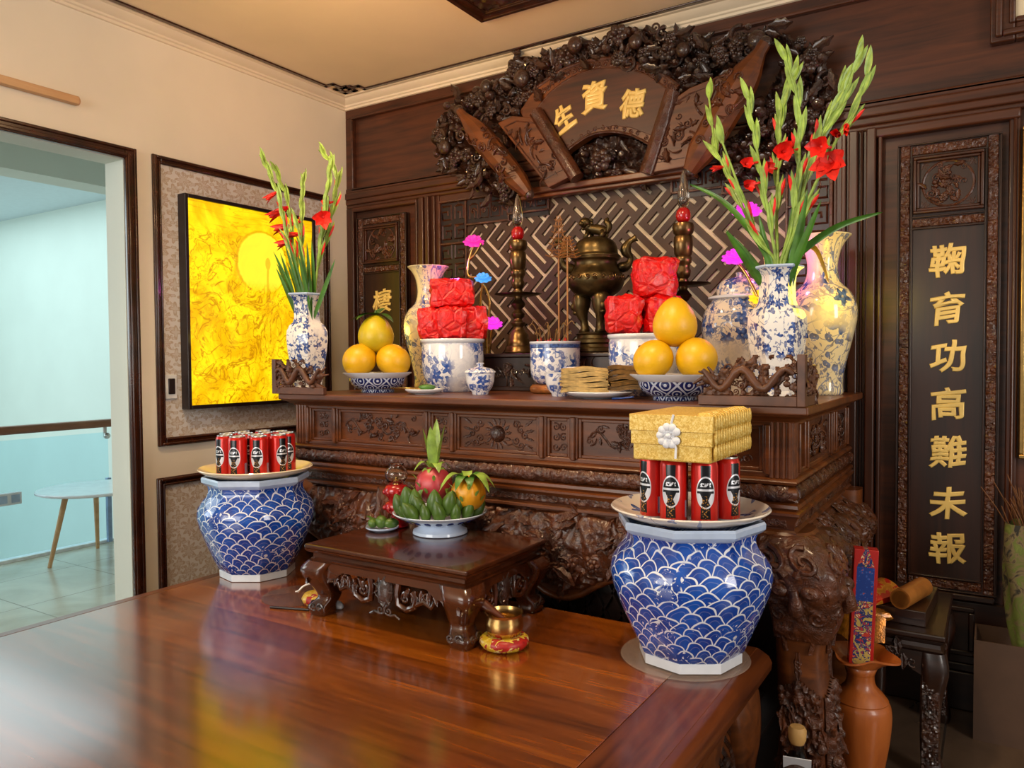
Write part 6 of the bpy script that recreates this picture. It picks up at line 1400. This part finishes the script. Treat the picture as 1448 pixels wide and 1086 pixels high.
for k in range(3):
    a = toc(c[0], c[1])+k*2*pi/3+.35; b = MB(); q = lambda r, z: V((c[0]+r*cos(a), c[1]+r*sin(a), c[2]+z))
    b.tube([q(.05, .08), q(.046, .10), q(.05, .13), q(.058, .155), q(.062, .185), q(.06, .22), q(.05, .25)], [.026, .018, .016, .024, .036, .040, .03], 10); b.blob(q(.088, .19), (.02, .02, .018), 10, 7); b.blob(q(.083, .165), (.016, .016, .010), 10, 7); b.build('leg', M_BRONZE, t, smooth=180)
b = MB(); b.lathe(prof([(.03, .225), (.075, .235), (.105, .262), (.117, .292), (.112, .318), (.098, .335), (.088, .352), (.089, .372), (.098, .380), (.100, .388)], 30), c, 48); b.build('belly', M_BRONZE, t, smooth=60)
b = MB(); Mc = lambda u, v, h: V((c[0]+(.116+h-abs(v)*.25)*cos(u), c[1]+(.116+h-abs(v)*.25)*sin(u), c[2]+.300+v))
for k in range(22):
    a = k*2*pi/22; Mk = lambda u, v, h, a=a: Mc(a+u/.116, v, h); c_scroll(b, Mk, 0, .004, .012, 1.2, 1 if k % 2 else -1, k, .0045); c_leaf(b, Mk, .01, -.008, k, .02, .01, 0, .5)
b.build('relief_band', M_BRASS, t, smooth=60)
b = MB(); b.lathe(prof([(.100, .386), (.102, .394), (.092, .404), (.088, .43), (.078, .452), (.058, .466), (.03, .474), (0, .476)], 24), c, 44); b.build('lid', M_BRONZE, t, smooth=60)
b = MB(); L0 = V(c)+V((0, 0, .472)); b.tube(spl([L0+V((.045, 0, .014)), L0+V((.02, 0, .030)), L0+V((-.015, -.004, .036)), L0+V((-.035, -.01, .052))], 12), [.018, .02, .022, .022, .022, .022, .022, .021, .020, .020, .020, .02, .018], 10)
b.blob(L0+V((-.04, -.018, .062)), (.024, .024, .022), 12, 9); b.blob(L0+V((-.046, -.038, .056)), (.013, .014, .010), 8, 6)
for k in range(12): b.blob(L0+V((-.036+.022*cos(k*.9), -.008+.018*sin(k*.9), .058+.016*sin(k*1.7))), .0085, 6, 5)
for dx, dy in ((-.03, -.025), (-.028, .02), (.04, -.02), (.04, .02)): b.tube([L0+V((dx*.9, dy*.7, .024)), L0+V((dx, dy, .008)), L0+V((dx-.006, dy-.004, -.004))], [.011, .009, .011], 7)
b.tube(spl([L0+V((.05, 0, .015)), L0+V((.062, 0, .04)), L0+V((.048, 0, .062)), L0+V((.058, 0, .075))], 8), [.009, .010, .012, .013, .014, .013, .011, .008, .004], 7); b.build('lion_finial', M_BRONZE, t, smooth=180)
for s in (-1, 1):
    rx = V((-sin(toc(c[0], c[1])), cos(toc(c[0], c[1])), 0))*s; h0 = V(c); b = MB()
    b.tube(spl([h0+rx*.09+V((0, 0, .345)), h0+rx*.125+V((0, 0, .355)), h0+rx*.142+V((0, 0, .385)), h0+rx*.122+V((0, 0, .415)), h0+rx*.135+V((0, 0, .450)), h0+rx*.165+V((0, 0, .468))], 18), [.012+.004*sin(i*.7) for i in range(19)], 8, 1.4); b.build('handle', M_BRONZE, t, smooth=180)
# lotus lamps
def lotusflower(t, c, r, mat, name='lit_blossom'):
    b = MB(); n = V(c); fwd = (CAM-n); fwd.z = 0; fwd = (fwd.normalized()*.55+V((0, 0, .8))).normalized(); u = fwd.orthogonal().normalized(); v = fwd.cross(u)
    for ly, (op, L, k0) in enumerate(((.95, .62, 9), (.6, .46, 8), (.28, .30, 6))):
        for k in range(k0):
            a = k*2*pi/k0+ly*.4; d = (fwd*(1.05-op)+(u*cos(a)+v*sin(a))*op).normalized(); s_ = d.cross(fwd).normalized(); nn = s_.cross(d)
            m = Matrix((d, s_, nn)).transposed(); b.blob(n-fwd*r*.3+d*r*L*.85, (r*.42, r*.30, r*.09), 10, 7, m, lambda q: 1+.10*sin(7*atan2(q.y, q.x)))
    b.build(name, mat, t, smooth=180)
def lotuslamp(label, base, fl, stems):
    t = thing('lotus_lamp', label, 'lamp', base)
    b = MB(); b.lathe([(.04, 0), (.042, .006), (.02, .014), (.012, .03), (.008, .05)], base, 20); b.build('foot', M_BRASS, t)
    b = MB()
    for s_ in stems: b.tube(spl([V(p) for p in s_], 22), .0055, 7)
    b.build('stem', M_GOLDP, t, smooth=180)
    for c, r, m in fl: lotusflower(t, c, r, m)
lotuslamp('lotus lamp with pink and blue lit blossoms behind the left red packages', (1.245, -.42, ZA), [((1.195, -.45, 1.814), .052, M_PINK), ((1.243, -.45, 1.650), .042, M_BLUE), ((1.29, -.45, 1.452), .05, M_MAG)],
  [[(1.245, -.42, ZA+.02), (1.25, -.43, 1.4), (1.27, -.44, 1.55), (1.225, -.45, 1.64), (1.165, -.45, 1.66), (1.17, -.45, 1.73), (1.195, -.45, 1.79)], [(1.25, -.43, 1.40), (1.225, -.44, 1.52), (1.243, -.45, 1.63)], [(1.25, -.42, 1.3), (1.275, -.44, 1.38), (1.29, -.45, 1.43)], [(1.17, -.45, 1.73), (1.20, -.45, 1.75), (1.235, -.45, 1.795)]])
lotuslamp('lotus lamp with magenta and amber lit blossoms behind the right hexagonal vase', (2.478, -.575, ZA), [((2.368, -.55, 1.644), .052, M_MAG), ((2.407, -.55, 1.80), .055, M_MAG), ((2.455, -.55, 1.50), .045, M_AMB), ((2.46, -.55, 1.575), .03, M_PINK)],
  [[(2.478, -.575, ZA+.02), (2.47, -.565, 1.42), (2.42, -.555, 1.55), (2.375, -.55, 1.62)], [(2.47, -.565, 1.42), (2.47, -.555, 1.62), (2.43, -.55, 1.72), (2.41, -.55, 1.78)], [(2.472, -.566, 1.38), (2.455, -.55, 1.48)], [(2.47, -.565, 1.42), (2.46, -.55, 1.56)]])
point('lotus_glow', (1.10, -.47, 1.72), .8, (1, .15, .75), .02); point('lotus_glow', (2.47, -.42, 1.66), 1.0, (1, .15, .8), .02); point('lotus_glow', (2.74, -.52, 1.52), 1.4, (1, .66, .02), .07); point('lotus_glow', (.82, -.52, 1.42), .3, (1, .72, .15), .03)

# ------------------------------------------------------------------ the right-hand side: side table, vase, box
t = thing('side_table', 'small dark carved side table by the couplet board, holding a box and red packets', 'side table', (2.85, -.36, 0)); x0, x1, y0, y1, zs = 2.738, 3.016, -.615, -.11, .45
MB().box(x0, x1, y0, y1, zs-.018, zs).build('tabletop', W_DARK, t, smooth=0, bevel=.005)
b = MB(); b.sweep([(-.04, zs-.016), (.0, zs-.018), (-.01, zs-.030), (-.014, zs-.034), (-.012, zs-.046), (-.004, zs-.052), (-.01, zs-.06), (-.05, zs-.06)], [(x0, y0), (x1, y0), (x1, y1), (x0, y1)], closed=True); b.box(x0+.03, x1-.03, y0+.03, y1-.03, zs-.06, zs-.017); b.build('moulding', W_DARK, t, smooth=40)
for sx in (0, 1):
    for sy in (0, 1):
        cx, cy = (x1-.038 if sx else x0+.038), (y1-.038 if sy else y0+.038); dx, dy = (1 if sx else -1), (1 if sy else -1)
        b = MB(); leg_loft(b, [(0, cx+dx*.006, cy+dy*.006, .026, .026), (.03, cx+dx*.006, cy+dy*.006, .030, .030), (.10, cx-dx*.004, cy-dy*.004, .026, .026), (.24, cx, cy, .030, .030), (.33, cx+dx*.010, cy+dy*.010, .038, .038), (zs-.058, cx+dx*.002, cy+dy*.002, .036, .036)]); lg = b.build('leg', W_DARK, t, smooth=180)
        if sx or not sy:
            b = MB(); c_relief(b, lambda u, v, h, cx=cx, cy=cy: V((cx+u, cy-(.024+.008*(v > .22)+h), v)), (-.026, .026, .03, zs-.08), lambda u, v: True, .004, .012, 34, cx); b.build('carved_relief', W_CARVED, lg)
b = MB(); M = lambda u, v, h: V((u, y0+.02-h, v)); b.prism([(x0+.06, zs-.058), (x1-.06, zs-.058), (x1-.06, zs-.13), (x1-.09, zs-.115), ((x0+x1)/2+.05, zs-.10), ((x0+x1)/2, zs-.112), ((x0+x1)/2-.05, zs-.10), (x0+.09, zs-.115), (x0+.06, zs-.13)], M, 0, .016); b.build('apron', W_DARK, t, smooth=0)
b = MB(); c_fill(b, lambda u, v, h: V((u, y0+.003-h, v)), (x0+.08, x1-.08, zs-.105, zs-.07), lambda u, v: True, 14, rnd, .022, .002, 'sl'); b.build('carved_relief', W_CARVED, t)
t = thing('wooden_case', 'flat dark brown wooden case on the side table', 'case', (2.87, -.36, zs)); m = Matrix.Translation((2.85, -.388, zs)) @ Matrix.Rotation(-.05, 4, 'Z')
MB().box(-.095, .118, -.16, .16, 0, .048, m).build('case', W_DARK, t, smooth=0, bevel=.003); MB().box(-.094, .117, -.1605, -.157, .018, .022, m).build('lid_seam', M_BLACK, t, smooth=0)
zc2 = zs+.048
t = thing('bamboo_tube', 'brown bamboo tube lying on the wooden case', 'tube', (2.91, -.46, zc2)); p0, p1 = V((2.889, -.560, zc2+.0315)), V((2.938, -.375, zc2+.0315)); d = (p1-p0).normalized(); mm = d.to_track_quat('Z', 'Y').to_matrix().to_4x4()
b = MB(); Lt = (p1-p0).length; b.lathe([(.026, .0), (.031, .0), (.031, Lt), (.026, Lt), (.026, 0)], p0, 28, m=mm); b.build('tube', wood('bamboo', '#7d4a1c', '#a86a2c', .35, (16, 16, 16), .2), t, smooth=40)
t = thing('red_gold_packet', 'red and gold printed packet lying on the wooden case', 'packet', (2.79, -.52, zc2)); b = MB(); m = Matrix.Translation((2.790, -.490, zc2+.002)) @ Matrix.Rotation(-.5, 4, 'Z')
b.grid(lambda a, q: m @ V(((a-.5)*.13, (q-.5)*.17, .012+.028*sin(pi*a)+.012*q)), 14, 6); b.grid(lambda a, q: m @ V(((.5-a)*.13, (q-.5)*.17, .001)), 14, 2)
for q in (0, 1): b.grid(lambda a, s, q=q: m @ V(((a-.5)*.13*(1 if q == 0 else -1), (q-.5)*.17, .001+s*(.011+.028*sin(pi*a)+.012*q))), 14, 1)
for a in (0, 1): b.grid(lambda q, s, a=a: m @ V(((a-.5)*.13, (q-.5)*.17*(1 if a else -1), .001+s*(.011+.012*(q if a else 1-q)))), 6, 1)
def m_packet():
    n = NT('red_gold_print'); f = n.noise(n.co('Object'), 30, 2, .5, 1.0); return n.fin(n.ramp(f, [(.40, '#b06a14'), (.5, '#c98a2c'), (.54, '#b51a14'), (.64, '#c22a18')]), .35, .2, .3)
M_PACK = m_packet(); b.build('packet', M_PACK, t, smooth=40)
t = thing('crumpled_wrapper', 'crumpled amber wrapper hanging over the front of the side table', 'wrapper', (2.775, -.59, zs)); b = MB()
b.blob((2.785, -.588, zs+.026), (.085, .028, .022), 18, 12, Matrix.Rotation(.15, 3, 'Z'), lambda d: 1+.25*mnoise.noise(d*3)); b.grid(lambda a, q: V((2.705+.15*a, -.606-.03*q-.02*sin(3*a), zs+.022+.01*sin(9*a)-.085*q*(1-.5*abs(a-.6)))), 12, 8); b.build('wrapper', plain('amber_foil', '#b56f1e', .25, .5, .4, .5, 40, .4), t, smooth=40)
# turned vase with the incense box
VW = (2.803, -.755, 0); t = thing('turned_wooden_vase', 'orange brown turned wooden vase with a petalled mouth, holding the red incense box', 'vase', VW)
b = MB(); P = prof([(.058, 0), (.06, .01), (.066, .06), (.080, .15), (.086, .215), (.084, .25), (.080, .262)], 22)+[(.079, .264), (.076, .268), (.077, .272)]+prof([(.077, .272), (.062, .292), (.044, .312), (.038, .335), (.041, .36), (.052, .382)], 16); b.lathe(P, VW, 48); b.build('body', W_VASE, t, smooth=40)
def mouth(a, q): th = 2*pi*a; fl = .5+.5*cos(4*th+.9); r = .052+.050*q*(.55+.65*fl); return V((VW[0]+r*cos(th), VW[1]+r*sin(th), .380+q*(.034+.016*fl)-.016*q*q*fl*1.4))
b = MB(); b.grid(mouth, 64, 8, cu=True); b.grid(lambda a, q: mouth(1-a, q)*1.0+V((0, 0, -.006))+(V((VW[0], VW[1], 0))-V((mouth(1-a, q).x, mouth(1-a, q).y, 0)))*-.0, 64, 8, cu=True); b.grid(lambda a, q: mouth(a, 1)+V((0, 0, -.006*(1-q))), 64, 1, cu=True); b.lathe([(.05, .378), (.036, .34), (0, .30)], VW, 32); b.build('petalled_mouth', W_VASE, t, smooth=180)
t = thing('incense_box', 'tall red box printed with a blue robed figure standing in the wooden vase', 'box', (2.808, -.755, .555)); m = Matrix.Translation((2.813, -.80, .56)) @ Matrix.Rotation(.04, 4, 'Y') @ Matrix.Rotation(toc(2.81, -.8)+pi/2+.12, 4, 'Z')
bb = MB(); bb.box(-.033, .033, -.022, .022, -.20, .168); ob = bb.build('box', M_INC, None, smooth=0, bevel=.002); ob.parent = t; ob.rotation_euler = (0, .04, toc(2.81, -.8)+pi/2+.12)
t = thing('glass_bottle', 'small bottle with a cork and white tag at the foot of the altar leg', 'bottle', (2.70, -1.17, 0)); c = (2.708, -1.165, 0)
b = MB(); b.lathe([(0, .002), (.045, .002), (.048, .010), (.048, .17), (.042, .215), (.022, .255), (.017, .270), (.017, .296)], c, 32); b.build('glass', m_glass('brown_tinted_glass', '#8a6a58', .05), t, smooth=60)
b = MB(); b.lathe([(.016, .284), (.022, .298), (.023, .322), (.018, .330), (0, .332)], c, 24); b.build('cork', plain('cork', '#c69a5a', .6), t, smooth=50)
b = MB(); m = Matrix.Translation((c[0], c[1], .262)) @ Matrix.Rotation(toc(c[0], c[1])+pi/2, 4, 'Z') @ Matrix.Rotation(.5, 4, 'X'); b.box(-.034, .034, -.034, -.032, -.024, .022, m); b.build('tag', M_WHITEB, t, smooth=0)
# cardboard carton with the wrapped bundle
t = thing('cardboard_box', 'open brown cardboard box on the floor at the right edge', 'box', (3.3, -.14, 0)); x0, x1, y0, y1, h = 3.083, 3.50, -.245, -.055, .338
b = MB(); q = .005
b.box(x0, x1, y0, y0+q, 0, h); b.box(x0, x1, y1-q, y1, 0, h); b.box(x0, x0+q, y0+q, y1-q, 0, h); b.box(x1-q, x1, y0+q, y1-q, 0, h); b.box(x0+q, x1-q, y0+q, y1-q, 0, q); b.build('carton', M_CARD, t, smooth=0)
t = thing('incense_bundle', 'bundle of long incense sticks wrapped in green patterned cloth, standing in the cardboard box', 'incense bundle', (3.22, -.15, .01))
def Bp(z): return V((3.205+.22*(z-.2)*.6, -.15, z))
b = MB(); n = 30
def cloth(a, q):
    z = .01+.72*q; th = 2*pi*a; r = .026 if q < .42 else lerp(.026, .105, min(1, ((q-.42)/.45))**.8); r *= 1+.10*sin(5*th+9*q)*(q > .4); return Bp(z)+V((r*cos(th), r*.8*sin(th), 0))
b.grid(cloth, 40, n, cu=True)
def m_cloth():
    n_ = NT('green_patterned_cloth'); f = n_.noise(n_.co('Object'), 16, 3, .6, 1.2); return n_.fin(n_.ramp(f, [(.38, '#26241c'), (.46, '#786746'), (.56, '#5f6a28'), (.72, '#78823a')], 'LINEAR'), .7)
b.build('cloth', m_cloth(), t, smooth=180)
b = MB()
for k in range(90):
    a = rnd.random()*2*pi; r = .09*sqrt(rnd.random()); p = Bp(.70)+V((r*cos(a), r*.8*sin(a), 0)); d = V((cos(a)*.9*r/.09, sin(a)*.5*r/.09, 1.3+rnd.random())); L = rnd.uniform(.05, .14)
    b.tube([p, p+d*L*.35, p+d*L*.6+V((rnd.uniform(-.02, .02), 0, .01))], .0018, 4)
b.build('stick_ends', plain('brown_sticks', '#6d4320', .6), t)
